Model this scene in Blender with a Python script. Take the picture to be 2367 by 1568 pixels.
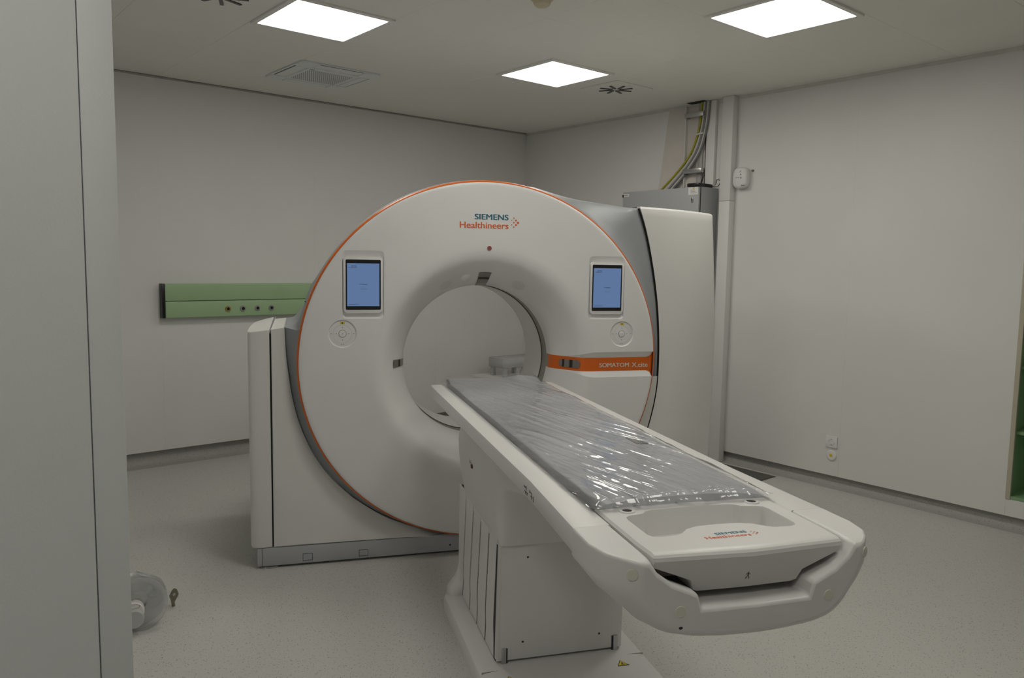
import bpy, bmesh, math, random
from mathutils import Vector, Matrix, noise

random.seed(7)
for o in list(bpy.data.objects):
    bpy.data.objects.remove(o)
scene = bpy.context.scene
COL = scene.collection

# ------------------------------------------------------------------ camera
EYE = 1.53
PITCH, ROLL, YAW = math.radians(5.614), math.radians(0.901), math.radians(39.959)
FOCAL_PX = 1800.3


def camera_axes():
    fw = Vector((0, math.cos(PITCH), -math.sin(PITCH)))
    rt = Vector((1, 0, 0))
    up = Vector((0, math.sin(PITCH), math.cos(PITCH)))
    c, s = math.cos(ROLL), math.sin(ROLL)
    r2 = rt * c + up * s
    u2 = up * c - rt * s
    rz = Matrix.Rotation(-YAW, 3, 'Z')
    return rz @ fw, rz @ r2, rz @ u2


FW, RT, UP = camera_axes()
cam = bpy.data.cameras.new('camera')
cam.sensor_fit = 'HORIZONTAL'
cam.sensor_width = 36.0
cam.lens = FOCAL_PX / 2367.0 * 36.0
cam.clip_start = 0.02
camo = bpy.data.objects.new('camera', cam)
COL.objects.link(camo)
m = Matrix((RT, UP, -FW)).transposed().to_4x4()
m.translation = Vector((0, 0, EYE))
camo.matrix_world = m
scene.camera = camo

# ------------------------------------------------------------------ world, exposure
w = bpy.data.worlds.new('world')
scene.world = w
w.use_nodes = True
w.node_tree.nodes['Background'].inputs[0].default_value = (0.9, 0.95, 1.0, 1)
w.node_tree.nodes['Background'].inputs[1].default_value = 0.15
vs = scene.view_settings
vs.view_transform = 'Standard'
vs.look = 'None'
vs.exposure = 0.0
vs.gamma = 1.0
vs.use_curve_mapping = False
LAMP_STRENGTH = 11.7
LAMP_COLOR = (1.0, 0.965, 0.885)

# ------------------------------------------------------------------ materials
MATS = {}


def mat(name, color, rough=0.45, metal=0.0, var=0.03, scale=6.0, bump=0.0, bscale=60.0,
        coat=0.0, emit=None, estr=0.0, spec=0.5, trans=0.0):
    if name in MATS:
        return MATS[name]
    M = bpy.data.materials.new(name)
    M.use_nodes = True
    nt = M.node_tree
    b = nt.nodes['Principled BSDF']
    tc = nt.nodes.new('ShaderNodeTexCoord')
    nz = nt.nodes.new('ShaderNodeTexNoise')
    nz.inputs['Scale'].default_value = scale
    nz.inputs['Detail'].default_value = 4
    nt.links.new(tc.outputs['Object'], nz.inputs['Vector'])
    rp = nt.nodes.new('ShaderNodeValToRGB')
    c = color
    rp.color_ramp.elements[0].position = 0.3
    rp.color_ramp.elements[1].position = 0.7
    rp.color_ramp.elements[0].color = (c[0] * (1 - var), c[1] * (1 - var), c[2] * (1 - var), 1)
    rp.color_ramp.elements[1].color = (min(1, c[0] * (1 + var)), min(1, c[1] * (1 + var)), min(1, c[2] * (1 + var)), 1)
    nt.links.new(nz.outputs['Fac'], rp.inputs['Fac'])
    nt.links.new(rp.outputs['Color'], b.inputs['Base Color'])
    b.inputs['Roughness'].default_value = rough
    b.inputs['Metallic'].default_value = metal
    b.inputs['Specular IOR Level'].default_value = spec
    b.inputs['Coat Weight'].default_value = coat
    if trans:
        b.inputs['Transmission Weight'].default_value = trans
    if emit:
        b.inputs['Emission Color'].default_value = (*emit, 1)
        b.inputs['Emission Strength'].default_value = estr
    if bump:
        n2 = nt.nodes.new('ShaderNodeTexNoise')
        n2.inputs['Scale'].default_value = bscale
        n2.inputs['Detail'].default_value = 3
        nt.links.new(tc.outputs['Object'], n2.inputs['Vector'])
        bp = nt.nodes.new('ShaderNodeBump')
        bp.inputs['Strength'].default_value = bump
        bp.inputs['Distance'].default_value = 0.01
        nt.links.new(n2.outputs['Fac'], bp.inputs['Height'])
        nt.links.new(bp.outputs['Normal'], b.inputs['Normal'])
    MATS[name] = M
    return M


WHITE = mat('white_plastic', (0.80, 0.795, 0.78), 0.38, var=0.012)
WHITE2 = mat('warm_white_plastic', (0.76, 0.75, 0.725), 0.4, var=0.012)
TABLEW = mat('table_white', (0.73, 0.72, 0.705), 0.33, var=0.012)
SILVER = mat('silver_paint', (0.34, 0.355, 0.37), 0.5, metal=0.15, var=0.02)
PLINTH = mat('plinth_grey', (0.44, 0.45, 0.475), 0.45, var=0.03, bump=0.04, bscale=200)
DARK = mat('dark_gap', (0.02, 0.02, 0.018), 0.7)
BLACK = mat('black_plastic', (0.012, 0.012, 0.014), 0.25)
ORANGE = mat('orange_paint', (0.74, 0.145, 0.012), 0.3, var=0.02)
TEAL = mat('teal_print', (0.02, 0.15, 0.22), 0.5)
ORANGEP = mat('orange_print', (0.72, 0.12, 0.025), 0.5)
LETTER = mat('letter_white', (0.72, 0.70, 0.64), 0.5)
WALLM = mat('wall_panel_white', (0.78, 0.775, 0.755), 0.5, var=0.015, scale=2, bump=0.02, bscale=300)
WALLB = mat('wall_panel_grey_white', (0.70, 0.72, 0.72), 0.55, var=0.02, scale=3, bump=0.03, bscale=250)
CEILM = mat('ceiling_tile_metal', (0.86, 0.845, 0.79), 0.5, var=0.012, scale=2)
TRIMM = mat('ceiling_trim', (0.46, 0.45, 0.41), 0.6, var=0.15, scale=9)
GREEN = mat('green_lacquer', (0.37, 0.53, 0.30), 0.4, var=0.03)
GREENN = mat('niche_green', (0.25, 0.42, 0.22), 0.5, var=0.03)
CABG = mat('cabinet_grey', (0.40, 0.41, 0.42), 0.5, var=0.02, bump=0.03, bscale=300)
BEIGE = mat('beige_board', (0.66, 0.615, 0.57), 0.7, var=0.04)
STEEL = mat('steel', (0.5, 0.5, 0.5), 0.3, metal=0.9)
BRASS = mat('brass', (0.50, 0.36, 0.10), 0.35, metal=0.8)
DARKMETAL = mat('dark_metal', (0.26, 0.23, 0.17), 0.4, metal=0.6)
BORED = mat('bore_ring_grey', (0.30, 0.29, 0.25), 0.5)
LASERW = mat('laser_window_glass', (0.19, 0.175, 0.155), 0.12, coat=0.5)
SMOKE = mat('laser_window_slit', (0.025, 0.015, 0.012), 0.2)
SCREEN = mat('tablet_screen', (0.02, 0.03, 0.05), 0.12, emit=(0.115, 0.19, 0.36), estr=0.85, var=0.05)
SCRTXT = mat('screen_text', (0.03, 0.04, 0.07), 0.4)
SCRTXT2 = mat('screen_text_red', (0.12, 0.07, 0.10), 0.4)
YELLOW = mat('yellow_label', (0.72, 0.55, 0.01), 0.5)
PRINTK = mat('black_print', (0.03, 0.03, 0.03), 0.5)
GREYP = mat('grey_print', (0.28, 0.28, 0.28), 0.5)
REDB = mat('red_button', (0.35, 0.09, 0.08), 0.4)
MATTR = mat('mattress_vinyl', (0.56, 0.575, 0.60), 0.5, var=0.07, scale=5, bump=0.05, bscale=30)
CABLEG = mat('cable_grey', (0.22, 0.22, 0.22), 0.5)
CABLEW = mat('cable_white', (0.6, 0.59, 0.56), 0.5)
CABLEY = mat('cable_yellow_green', (0.38, 0.36, 0.02), 0.5)
CABLEK = mat('cable_black', (0.02, 0.02, 0.02), 0.5)
HATCH = mat('hatch_dark', (0.10, 0.10, 0.095), 0.55)
PLUG = mat('plug_ivory', (0.68, 0.66, 0.575), 0.5)
LAMPF = mat('lamp_frame_white', (0.84, 0.83, 0.79), 0.4)
ACM = mat('aircon_white', (0.80, 0.82, 0.82), 0.5)
ACG = mat('aircon_slot', (0.14, 0.14, 0.14), 0.6)
PAPER = mat('label_paper', (0.80, 0.79, 0.77), 0.6)
DIFF = mat('lamp_diffuser', (0.9, 0.9, 0.9), 0.5, emit=LAMP_COLOR, estr=LAMP_STRENGTH)


def floor_material(name='speckled_vinyl', k=1.0):
    M = bpy.data.materials.new(name)
    M.use_nodes = True
    nt = M.node_tree
    b = nt.nodes['Principled BSDF']
    tc = nt.nodes.new('ShaderNodeTexCoord')
    v = nt.nodes.new('ShaderNodeTexVoronoi')
    v.inputs['Scale'].default_value = 180
    v.inputs['Randomness'].default_value = 1
    nt.links.new(tc.outputs['Object'], v.inputs['Vector'])
    cl = nt.nodes.new('ShaderNodeMath'); cl.operation = 'LESS_THAN'
    nt.links.new(v.outputs['Distance'], cl.inputs[0])
    sep = nt.nodes.new('ShaderNodeSeparateColor')
    nt.links.new(v.outputs['Color'], sep.inputs[0])
    mr = nt.nodes.new('ShaderNodeMapRange')
    mr.inputs[1].default_value = 0.45; mr.inputs[2].default_value = 1.0
    mr.inputs[3].default_value = 0.0; mr.inputs[4].default_value = 0.42
    nt.links.new(sep.outputs[0], mr.inputs[0])
    nt.links.new(mr.outputs[0], cl.inputs[1])
    mr2 = nt.nodes.new('ShaderNodeMapRange')
    mr2.inputs[3].default_value = 0.35; mr2.inputs[4].default_value = 0.95
    nt.links.new(sep.outputs[1], mr2.inputs[0])
    fm = nt.nodes.new('ShaderNodeMath'); fm.operation = 'MULTIPLY'
    nt.links.new(cl.outputs[0], fm.inputs[0]); nt.links.new(mr2.outputs[0], fm.inputs[1])
    nz = nt.nodes.new('ShaderNodeTexNoise'); nz.inputs['Scale'].default_value = 330; nz.inputs['Detail'].default_value = 4
    dn = nt.nodes.new('ShaderNodeTexNoise'); dn.inputs['Scale'].default_value = 240
    nt.links.new(tc.outputs['Object'], dn.inputs['Vector'])
    va = nt.nodes.new('ShaderNodeVectorMath'); va.operation = 'MULTIPLY_ADD'
    va.inputs[1].default_value = (0.009, 0.009, 0.009)
    nt.links.new(dn.outputs['Color'], va.inputs[0]); nt.links.new(tc.outputs['Object'], va.inputs[2])
    nt.links.new(va.outputs[0], v.inputs['Vector'])
    nt.links.new(tc.outputs['Object'], nz.inputs['Vector'])
    rp = nt.nodes.new('ShaderNodeValToRGB')
    rp.color_ramp.elements[0].position = 0.3; rp.color_ramp.elements[1].position = 0.7
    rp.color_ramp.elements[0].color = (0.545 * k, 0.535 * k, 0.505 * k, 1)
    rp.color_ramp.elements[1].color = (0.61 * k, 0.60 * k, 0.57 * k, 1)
    nt.links.new(nz.outputs['Fac'], rp.inputs['Fac'])
    mx = nt.nodes.new('ShaderNodeMix'); mx.data_type = 'RGBA'
    nt.links.new(fm.outputs[0], mx.inputs['Factor'])
    nt.links.new(rp.outputs['Color'], mx.inputs['A'])
    mx.inputs['B'].default_value = (0.12, 0.115, 0.10, 1)
    nt.links.new(mx.outputs['Result'], b.inputs['Base Color'])
    b.inputs['Roughness'].default_value = 0.5
    b.inputs['Specular IOR Level'].default_value = 0.35
    return M


FLOORM = floor_material()
COVEM = floor_material('shaded_cove_vinyl', 0.68)  # floor vinyl with the shade under the wall panels put into its colour


def film_material(name, tint, density, rough, bump=0.0):
    """thin clear plastic: see-through with a sharp fresnel gloss"""
    M = bpy.data.materials.new(name)
    M.use_nodes = True
    nt = M.node_tree
    nt.nodes.clear()
    out = nt.nodes.new('ShaderNodeOutputMaterial')
    tr = nt.nodes.new('ShaderNodeBsdfTransparent'); tr.inputs[0].default_value = (*tint, 1)
    df = nt.nodes.new('ShaderNodeBsdfDiffuse'); df.inputs[0].default_value = (0.8, 0.8, 0.8, 1)
    gl = nt.nodes.new('ShaderNodeBsdfGlossy'); gl.inputs['Roughness'].default_value = rough
    m1 = nt.nodes.new('ShaderNodeMixShader'); m1.inputs[0].default_value = density
    fr = nt.nodes.new('ShaderNodeFresnel'); fr.inputs['IOR'].default_value = 1.5
    m2 = nt.nodes.new('ShaderNodeMixShader')
    nt.links.new(tr.outputs[0], m1.inputs[1]); nt.links.new(df.outputs[0], m1.inputs[2])
    nt.links.new(fr.outputs[0], m2.inputs[0])
    nt.links.new(m1.outputs[0], m2.inputs[1]); nt.links.new(gl.outputs[0], m2.inputs[2])
    nt.links.new(m2.outputs[0], out.inputs[0])
    if bump:
        tc = nt.nodes.new('ShaderNodeTexCoord')
        nz = nt.nodes.new('ShaderNodeTexNoise'); nz.inputs['Scale'].default_value = 35; nz.inputs['Detail'].default_value = 4
        nt.links.new(tc.outputs['Object'], nz.inputs['Vector'])
        bp = nt.nodes.new('ShaderNodeBump'); bp.inputs['Strength'].default_value = bump; bp.inputs['Distance'].default_value = 0.01
        nt.links.new(nz.outputs['Fac'], bp.inputs['Height'])
        for n in (gl, df, fr):
            nt.links.new(bp.outputs['Normal'], n.inputs['Normal'])
    return M


FILM = film_material('clear_film', (0.96, 0.96, 0.97), 0.07, 0.06, 0.06)
CLEARP = film_material('clear_plastic', (0.95, 0.96, 0.96), 0.26, 0.15)
MILKY = film_material('milky_plastic', (0.95, 0.95, 0.95), 0.55, 0.2)


# ------------------------------------------------------------------ mesh helpers
def link(name, me, material, parent=None, smooth=None):
    ob = bpy.data.objects.new(name, me)
    COL.objects.link(ob)
    if material:
        me.materials.clear()
        me.materials.append(material)
    if smooth is not None:
        for p in me.polygons:
            p.use_smooth = True
        me.set_sharp_from_angle(angle=math.radians(smooth))
    if parent:
        ob.parent = parent
    return ob


def from_bm(name, bm, material, parent=None, smooth=None, recalc=True):
    if recalc:
        bmesh.ops.recalc_face_normals(bm, faces=bm.faces[:])
    me = bpy.data.meshes.new(name)
    bm.to_mesh(me)
    bm.free()
    return link(name, me, material, parent, smooth)


def tag(o, label=None, cat=None, group=None, kind=None):
    if label: o['label'] = label
    if cat: o['category'] = cat
    if group: o['group'] = group
    if kind: o['kind'] = kind
    return o


def empty(name, loc=(0, 0, 0), rz=0.0):
    o = bpy.data.objects.new(name, None)
    o.empty_display_size = 0.1
    o.location = loc
    o.rotation_euler = (0, 0, rz)
    COL.objects.link(o)
    return o


def bm_box(bm, lo, hi, bevel=0.0, seg=2):
    vs_ = [bm.verts.new((x, y, z)) for x in (lo[0], hi[0]) for y in (lo[1], hi[1]) for z in (lo[2], hi[2])]
    idx = [(0, 1, 3, 2), (4, 6, 7, 5), (0, 4, 5, 1), (2, 3, 7, 6), (0, 2, 6, 4), (1, 5, 7, 3)]
    fs = [bm.faces.new([vs_[i] for i in f]) for f in idx]
    if bevel > 0:
        es = list({e for f in fs for e in f.edges})
        bmesh.ops.bevel(bm, geom=es, offset=bevel, segments=seg, profile=0.5, affect='EDGES')


def box(name, lo, hi, material, parent=None, bevel=0.0, seg=2):
    lo, hi = [min(a, b) for a, b in zip(lo, hi)], [max(a, b) for a, b in zip(lo, hi)]
    bm = bmesh.new()
    bm_box(bm, lo, hi, bevel, seg)
    return from_bm(name, bm, material, parent, 40 if bevel else None)


def prism(name, pts, a0, a1, fmap, material, parent=None, bevel=0.0, seg=2, smooth=35):
    """extrude a 2-D outline between a0 and a1; fmap(x, y, a) -> 3-D"""
    bm = bmesh.new()
    A = [bm.verts.new(fmap(x, y, a0)) for x, y in pts]
    Bv = [bm.verts.new(fmap(x, y, a1)) for x, y in pts]
    n = len(pts)
    f0 = bm.faces.new(A)
    f1 = bm.faces.new(Bv[::-1])
    for i in range(n):
        bm.faces.new((A[i], A[(i + 1) % n], Bv[(i + 1) % n], Bv[i]))
    if bevel:
        es = list(set(f0.edges) | set(f1.edges))
        bmesh.ops.bevel(bm, geom=es, offset=bevel, segments=seg, profile=0.5, affect='EDGES')
    return from_bm(name, bm, material, parent, smooth)


def grid(name, rows, material, parent=None, closed=False, smooth=35, solid=0.0):
    """rows: list of equally long lists of 3-D points"""
    bm = bmesh.new()
    V = [[bm.verts.new(p) for p in r] for r in rows]
    for i in range(len(V) - 1):
        n = len(V[i])
        for j in range(n if closed else n - 1):
            k = (j + 1) % n
            try:
                bm.faces.new((V[i][j], V[i][k], V[i + 1][k], V[i + 1][j]))
            except ValueError:
                pass
    ob = from_bm(name, bm, material, parent, smooth)
    return ob


def loft(name, secs, material, parent=None, smooth=35, cap=True, bevel=0.0):
    """closed sections lofted, both ends capped"""
    bm = bmesh.new()
    V = [[bm.verts.new(p) for p in s] for s in secs]
    n = len(V[0])
    for i in range(len(V) - 1):
        for j in range(n):
            k = (j + 1) % n
            bm.faces.new((V[i][j], V[i][k], V[i + 1][k], V[i + 1][j]))
    if cap:
        bm.faces.new(V[0]); bm.faces.new(V[-1][::-1])
    ob = from_bm(name, bm, material, parent, smooth)
    if bevel:
        md = ob.modifiers.new('bevel', 'BEVEL')
        md.width = bevel; md.segments = 3; md.limit_method = 'ANGLE'; md.angle_limit = math.radians(25)
    return ob


def rrect(x0, x1, y0, y1, r, n=6):
    pts = []
    for cx, cy, a in ((x1 - r, y1 - r, 0), (x0 + r, y1 - r, 90), (x0 + r, y0 + r, 180), (x1 - r, y0 + r, 270)):
        for i in range(n + 1):
            t = math.radians(a + 90 * i / n)
            pts.append((cx + r * math.cos(t), cy + r * math.sin(t)))
    return pts


def circle(cx, cy, r, n=32):
    return [(cx + r * math.cos(2 * math.pi * i / n), cy + r * math.sin(2 * math.pi * i / n)) for i in range(n)]


def smoothcurve(pts, n=8):
    """Catmull-Rom through the points"""
    P = [Vector(p) for p in pts]
    P = [P[0] * 2 - P[1]] + P + [P[-1] * 2 - P[-2]]
    out = []
    for i in range(1, len(P) - 2):
        for k in range(n):
            t = k / n
            a, b, c, d = P[i - 1], P[i], P[i + 1], P[i + 2]
            out.append(0.5 * ((2 * b) + (c - a) * t + (2 * a - 5 * b + 4 * c - d) * t * t + (3 * b - a - 3 * c + d) * t ** 3))
    out.append(P[-2])
    return out


def tube(name, pts, r, material, parent=None, n=8, smoothpath=True):
    P = smoothcurve(pts, 6) if smoothpath and len(pts) > 2 else [Vector(p) for p in pts]
    secs = []
    ref = Vector((0.13, 0.31, 0.94)).normalized()
    for i, p in enumerate(P):
        d = (P[min(i + 1, len(P) - 1)] - P[max(i - 1, 0)]).normalized()
        a = d.cross(ref)
        if a.length < 1e-3: a = d.cross(Vector((1, 0, 0)))
        a.normalize(); b = d.cross(a)
        secs.append([p + a * (r * math.cos(2 * math.pi * k / n)) + b * (r * math.sin(2 * math.pi * k / n)) for k in range(n)])
    return loft(name, secs, material, parent, 60)


def lathe(name, prof, fmap, material, parent=None, n=96, smooth=35, a0=0.0, a1=2 * math.pi):
    """prof: list of (r, h); fmap(x, y, h)"""
    full = abs(a1 - a0 - 2 * math.pi) < 1e-6
    cnt = n if full else n + 1
    rows = [[fmap(r * math.cos(a0 + (a1 - a0) * j / n), r * math.sin(a0 + (a1 - a0) * j / n), h) for j in range(cnt)] for r, h in prof]
    return grid(name, rows, material, parent, closed=full, smooth=smooth)


def text(name, body, material, parent, width, height, M4, bold=0.0, extrude=0.0006, shear=0.0):
    cu = bpy.data.curves.new(name, 'FONT')
    cu.body = body
    cu.size = 1.0
    cu.extrude = 0.01
    cu.resolution_u = 4
    cu.shear = shear
    ob = bpy.data.objects.new('tmp_text', cu)
    COL.objects.link(ob)
    dg = bpy.context.evaluated_depsgraph_get()
    me = bpy.data.meshes.new_from_object(ob.evaluated_get(dg))
    bpy.data.objects.remove(ob)
    bpy.data.curves.remove(cu)
    if bold:
        bmt = bmesh.new()
        for dx in (-bold, 0.0, bold):
            k0 = len(bmt.verts)
            bmt.from_mesh(me)
            bmt.verts.ensure_lookup_table()
            for q in range(k0, len(bmt.verts)):
                bmt.verts[q].co.x += dx
                bmt.verts[q].co.z += dx * 0.02
        bmt.to_mesh(me); bmt.free()
    xs = [v.co.x for v in me.vertices]; ys = [v.co.y for v in me.vertices]
    x0, x1, y0, y1 = min(xs), max(xs), min(ys), max(ys)
    for v in me.vertices:
        v.co = M4 @ Vector(((v.co.x - x0) / (x1 - x0) * width, (v.co.y - y0) / (y1 - y0) * height, v.co.z / 0.01 * extrude))
    me.name = name
    return link(name, me, material, parent)


def boolean_cut(ob, cutters, smooth=30):
    for c in cutters:
        md = ob.modifiers.new('cut', 'BOOLEAN')
        md.operation = 'DIFFERENCE'; md.solver = 'EXACT'; md.object = c
    dg = bpy.context.evaluated_depsgraph_get()
    me = bpy.data.meshes.new_from_object(ob.evaluated_get(dg))
    ob.modifiers.clear()
    old = ob.data
    ob.data = me
    bpy.data.meshes.remove(old)
    for c in cutters:
        bpy.data.objects.remove(c)
    for p in me.polygons:
        p.use_smooth = True
    me.set_sharp_from_angle(angle=math.radians(smooth))
    mt = me.materials[0]
    me.materials.clear(); me.materials.append(mt)
    return ob


def lerp(a, b, t): return a + (b - a) * t
def clamp(t, a=0.0, b=1.0): return max(a, min(b, t))
def sstep(a, b, x):
    t = clamp((x - a) / (b - a)); return t * t * (3 - 2 * t)
def interp(tab, x):
    if x <= tab[0][0]: return tab[0][1]
    for (x0, y0), (x1, y1) in zip(tab, tab[1:]):
        if x <= x1: return lerp(y0, y1, (x - x0) / (x1 - x0))
    return tab[-1][1]


# ------------------------------------------------------------------ room shell
XR, YB, ZC = 5.14, 5.96, 2.80
XL = 0.283
YF, XF = -2.2, -1.7      # space behind the camera
fl = box('floor', (XF, YF, -0.1), (XR + 0.75, YB + 0.15, 0.0), FLOORM); tag(fl, 'speckled grey vinyl floor', None, kind='structure')

cl = box('ceiling', (XF, YF, ZC + 0.012), (XR + 0.15, YB + 0.15, ZC + 0.14), DARK); tag(cl, kind='structure')
P0X, P0Y, PIT = 1.685 - 0.565 * 6, 3.683 - 0.565 * 11, 0.565
lamp_cells = [(1.685, 3.683), (3.380, 3.683), (3.380, 1.988), (1.685, 1.988), (1.685, 0.293), (-0.575, 0.293)]
tile_mesh = None
for i in range(0, 13):
    for j in range(0, 18):
        x0, y0 = P0X + i * PIT, P0Y + j * PIT
        if x0 > XR or y0 > YB or x0 + PIT < XF or y0 + PIT < YF: continue
        if any(abs(x0 - a) < 0.2 and abs(y0 - b) < 0.2 for a, b in lamp_cells): continue
        if x0 + PIT < -0.5 and y0 > 1.2: continue
        xa, xb = max(x0, XF), min(x0 + PIT, XR)
        ya, yb = max(y0, YF), min(y0 + PIT, YB)
        if xb - xa < 0.03 or yb - ya < 0.03: continue
        full = (xb - xa > PIT - 1e-4) and (yb - ya > PIT - 1e-4)
        if full and tile_mesh:
            t = bpy.data.objects.new('ceiling_tile', tile_mesh); COL.objects.link(t); t.parent = cl
            t.location = (x0, y0, 0)
        elif full:
            t = box('ceiling_tile', (0.0003, 0.0003, ZC), (PIT - 0.0003, PIT - 0.0003, ZC + 0.012), CEILM, cl, 0.0008, 1)
            tile_mesh = t.data; t.location = (x0, y0, 0)
        else:
            box('ceiling_tile', (xa + 0.0008, ya + 0.0008, ZC), (xb - 0.0008, yb - 0.0008, ZC + 0.012), CEILM, cl, 0.0012, 1)

wb = box('wall_back', (XL - 0.4, YB + 0.045, 0), (XR + 0.15, YB + 0.15, ZC), WALLM); tag(wb, kind='structure')
for k in range(4):
    a, b = max(XL, 0.47 + 1.2 * k), min(XR, 0.47 + 1.2 * (k + 1))
    if k == 0: a = XL
    box('wall_panel', (a + 0.00003, YB, 0.113), (b - 0.00003, YB + 0.045, ZC - 0.010), WALLM, wb, 0.0004, 1)
wr_ = box('wall_right', (XR + 0.70, YF, 0), (XR + 0.75, YB + 0.15, ZC), TRIMM); tag(wr_, kind='structure')
NY0, NY1, NZ0, NZ1 = 0.55, 1.563, 0.185, 2.15     # niche opening
for (a, b) in ((YF, 0.19), (0.19, NY0), (NY1, 2.592), (2.592, 3.79), (3.79, 4.99), (4.99, YB)):
    box('wall_panel', (XR, a + 0.00003, 0.083), (XR + 0.1, b - 0.00003, ZC - 0.012), WALLM, wr_, 0.0005, 1)
box('wall_panel', (XR, NY0 + 0.0001, 0.083), (XR + 0.1, NY1 - 0.0001, NZ0), WALLM, wr_, 0.001, 1)
box('wall_panel', (XR, NY0 + 0.0001, NZ1), (XR + 0.1, NY1 - 0.0006, ZC - 0.012), WALLM, wr_, 0.001, 1)

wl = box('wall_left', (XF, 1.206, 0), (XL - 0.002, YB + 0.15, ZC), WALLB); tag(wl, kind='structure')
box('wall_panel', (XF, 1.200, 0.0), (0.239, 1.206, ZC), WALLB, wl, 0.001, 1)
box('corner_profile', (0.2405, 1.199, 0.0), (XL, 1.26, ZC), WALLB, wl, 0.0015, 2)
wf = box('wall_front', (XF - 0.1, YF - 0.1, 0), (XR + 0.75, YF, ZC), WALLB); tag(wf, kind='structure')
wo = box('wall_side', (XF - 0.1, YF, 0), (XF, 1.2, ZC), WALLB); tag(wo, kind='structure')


def cove(name, along, pos, a0, a1, h, sgn):
    """coved vinyl skirting: profile (out, z) swept along a wall"""
    prof = [(0.0, 0.0), (0.075, 0.0), (0.058, 0.003), (0.038, 0.011), (0.022, 0.024), (0.012, 0.040), (0.007, 0.055), (0.005, h), (0.0, h)]
    prof = [(max(0.0001, o) if i not in (0, 8) else o, z) for i, (o, z) in enumerate(prof)]
    secs = []
    for a in (a0, a1):
        secs.append([(a, pos - o * sgn, z) if along == 'x' else (pos - o * sgn, a, z) for o, z in prof])
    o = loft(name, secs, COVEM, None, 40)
    return tag(o, kind='structure')


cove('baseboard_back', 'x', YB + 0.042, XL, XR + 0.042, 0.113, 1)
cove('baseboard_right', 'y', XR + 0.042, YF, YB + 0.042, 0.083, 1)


def ceiling_trim(name, along, pos, a0, a1, depth, hgt, mt=None):
    bm = bmesh.new()
    n = 40
    pts = []
    for i in range(n + 1):
        a = lerp(a0, a1, i / n)
        wv = 0.003 * noise.noise(Vector((a * 2.3, pos, 1.7)))
        ring = [(0, 0), (depth + wv, 0), (depth + wv, -hgt - wv * 1.5), (0, -hgt - wv * 1.5)]
        pts.append([bm.verts.new((a, pos - d, ZC + z) if along == 'x' else (pos - d, a, ZC + z)) for d, z in ring])
    for i in range(n):
        for j in range(4):
            bm.faces.new((pts[i][j], pts[i][(j + 1) % 4], pts[i + 1][(j + 1) % 4], pts[i + 1][j]))
    bm.faces.new(pts[0]); bm.faces.new(pts[-1][::-1])
    return tag(from_bm(name, bm, mt or TRIMM, None), kind='structure')


ceiling_trim('trim_1', 'x', YB, XL, XR, 0.006, 0.012)
ceiling_trim('trim_2', 'y', XR, YF, YB, 0.010, 0.022, mat('trim_light', (0.64, 0.63, 0.59), 0.6, var=0.08, scale=9))

# ------------------------------------------------------------------ ceiling lamps
lamp_labels = {
    (1.685, 3.683): 'square lit ceiling panel lamp beside the ceiling air conditioner',
    (3.380, 3.683): 'square lit ceiling panel lamp next to the swirl vent above the scanner',
    (3.380, 1.988): 'square lit ceiling panel lamp nearest the white wall with the niche',
    (1.685, 1.988): 'square lit ceiling panel lamp over the open floor by the table end',
    (1.685, 0.293): 'square lit ceiling panel lamp near the entrance corner',
    (-0.575, 0.293): 'added unseen fill panel lamp in the entrance recess ceiling',  # added out of view to brighten the wall end and gantry front
}


def panel_lamp(x, y, label):
    t = empty('ceiling_lamp', (x + PIT / 2, y + PIT / 2, ZC - 0.008))
    tag(t, label, 'lamp', 'square panel lamps in the ceiling')
    h = PIT / 2
    fw_ = 0.028
    for (x0, y0, x1, y1) in ((-h, -h, h, -h + fw_), (-h, h - fw_, h, h), (-h, -h + fw_, -h + fw_, h - fw_), (h - fw_, -h + fw_, h, h - fw_)):
        box('frame_bar', (x0, y0, -0.003), (x1, y1, 0.02), LAMPF, t, 0.002, 1)
    prism('diffuser', rrect(-h + 0.028, h - 0.028, -h + 0.028, h - 0.028, 0.006, 3), 0.004, 0.014,
          lambda a, b, c: (a, b, c), DIFF, t)
    return t


for c, l in lamp_labels.items():
    panel_lamp(c[0], c[1], l)

# ------------------------------------------------------------------ ceiling air conditioner
ac = empty('ceiling_air_conditioner', (2.53, 5.11, ZC))
tag(ac, 'white square ceiling cassette air conditioner with perforated grille', 'air conditioner')
prism('body', rrect(-0.29, 0.29, -0.31, 0.31, 0.03), -0.009, 0.0, lambda a, b, c: (a, b, c), ACM, ac, 0.005, 3)
for sx, sy in ((-1, -1), (-1, 1), (1, -1), (1, 1)):
    prism('corner_cover', rrect(min(sx * 0.17, sx * 0.288), max(sx * 0.17, sx * 0.288), min(sy * 0.18, sy * 0.308), max(sy * 0.18, sy * 0.308), 0.02),
          -0.0135, -0.008, lambda a, b, c: (a, b, c), ACM, ac, 0.002, 2)
for (x0, y0, x1, y1) in ((-0.16, -0.285, 0.16, -0.225), (-0.16, 0.225, 0.16, 0.285), (-0.268, -0.17, -0.21, 0.17), (0.21, -0.17, 0.268, 0.17)):
    lv = box('louver', (x0, y0, -0.0125), (x1, y1, -0.008), ACM, ac, 0.002, 1)
    if abs(x1 - x0) > abs(y1 - y0):
        yy = y0 if y0 < 0 else y1
        box('outlet_slot', (x0, yy - 0.009, -0.0100), (x1, yy + 0.009, -0.008), ACG, ac)
    else:
        xx = x0 if x0 < 0 else x1
        box('outlet_slot', (xx - 0.009, y0, -0.0100), (xx + 0.009, y1, -0.008), ACG, ac)
gr = prism('grille', rrect(-0.185, 0.185, -0.195, 0.195, 0.01), -0.0155, -0.008, lambda a, b, c: (a, b, c), ACM, ac, 0.003, 2)
bm = bmesh.new()
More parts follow.
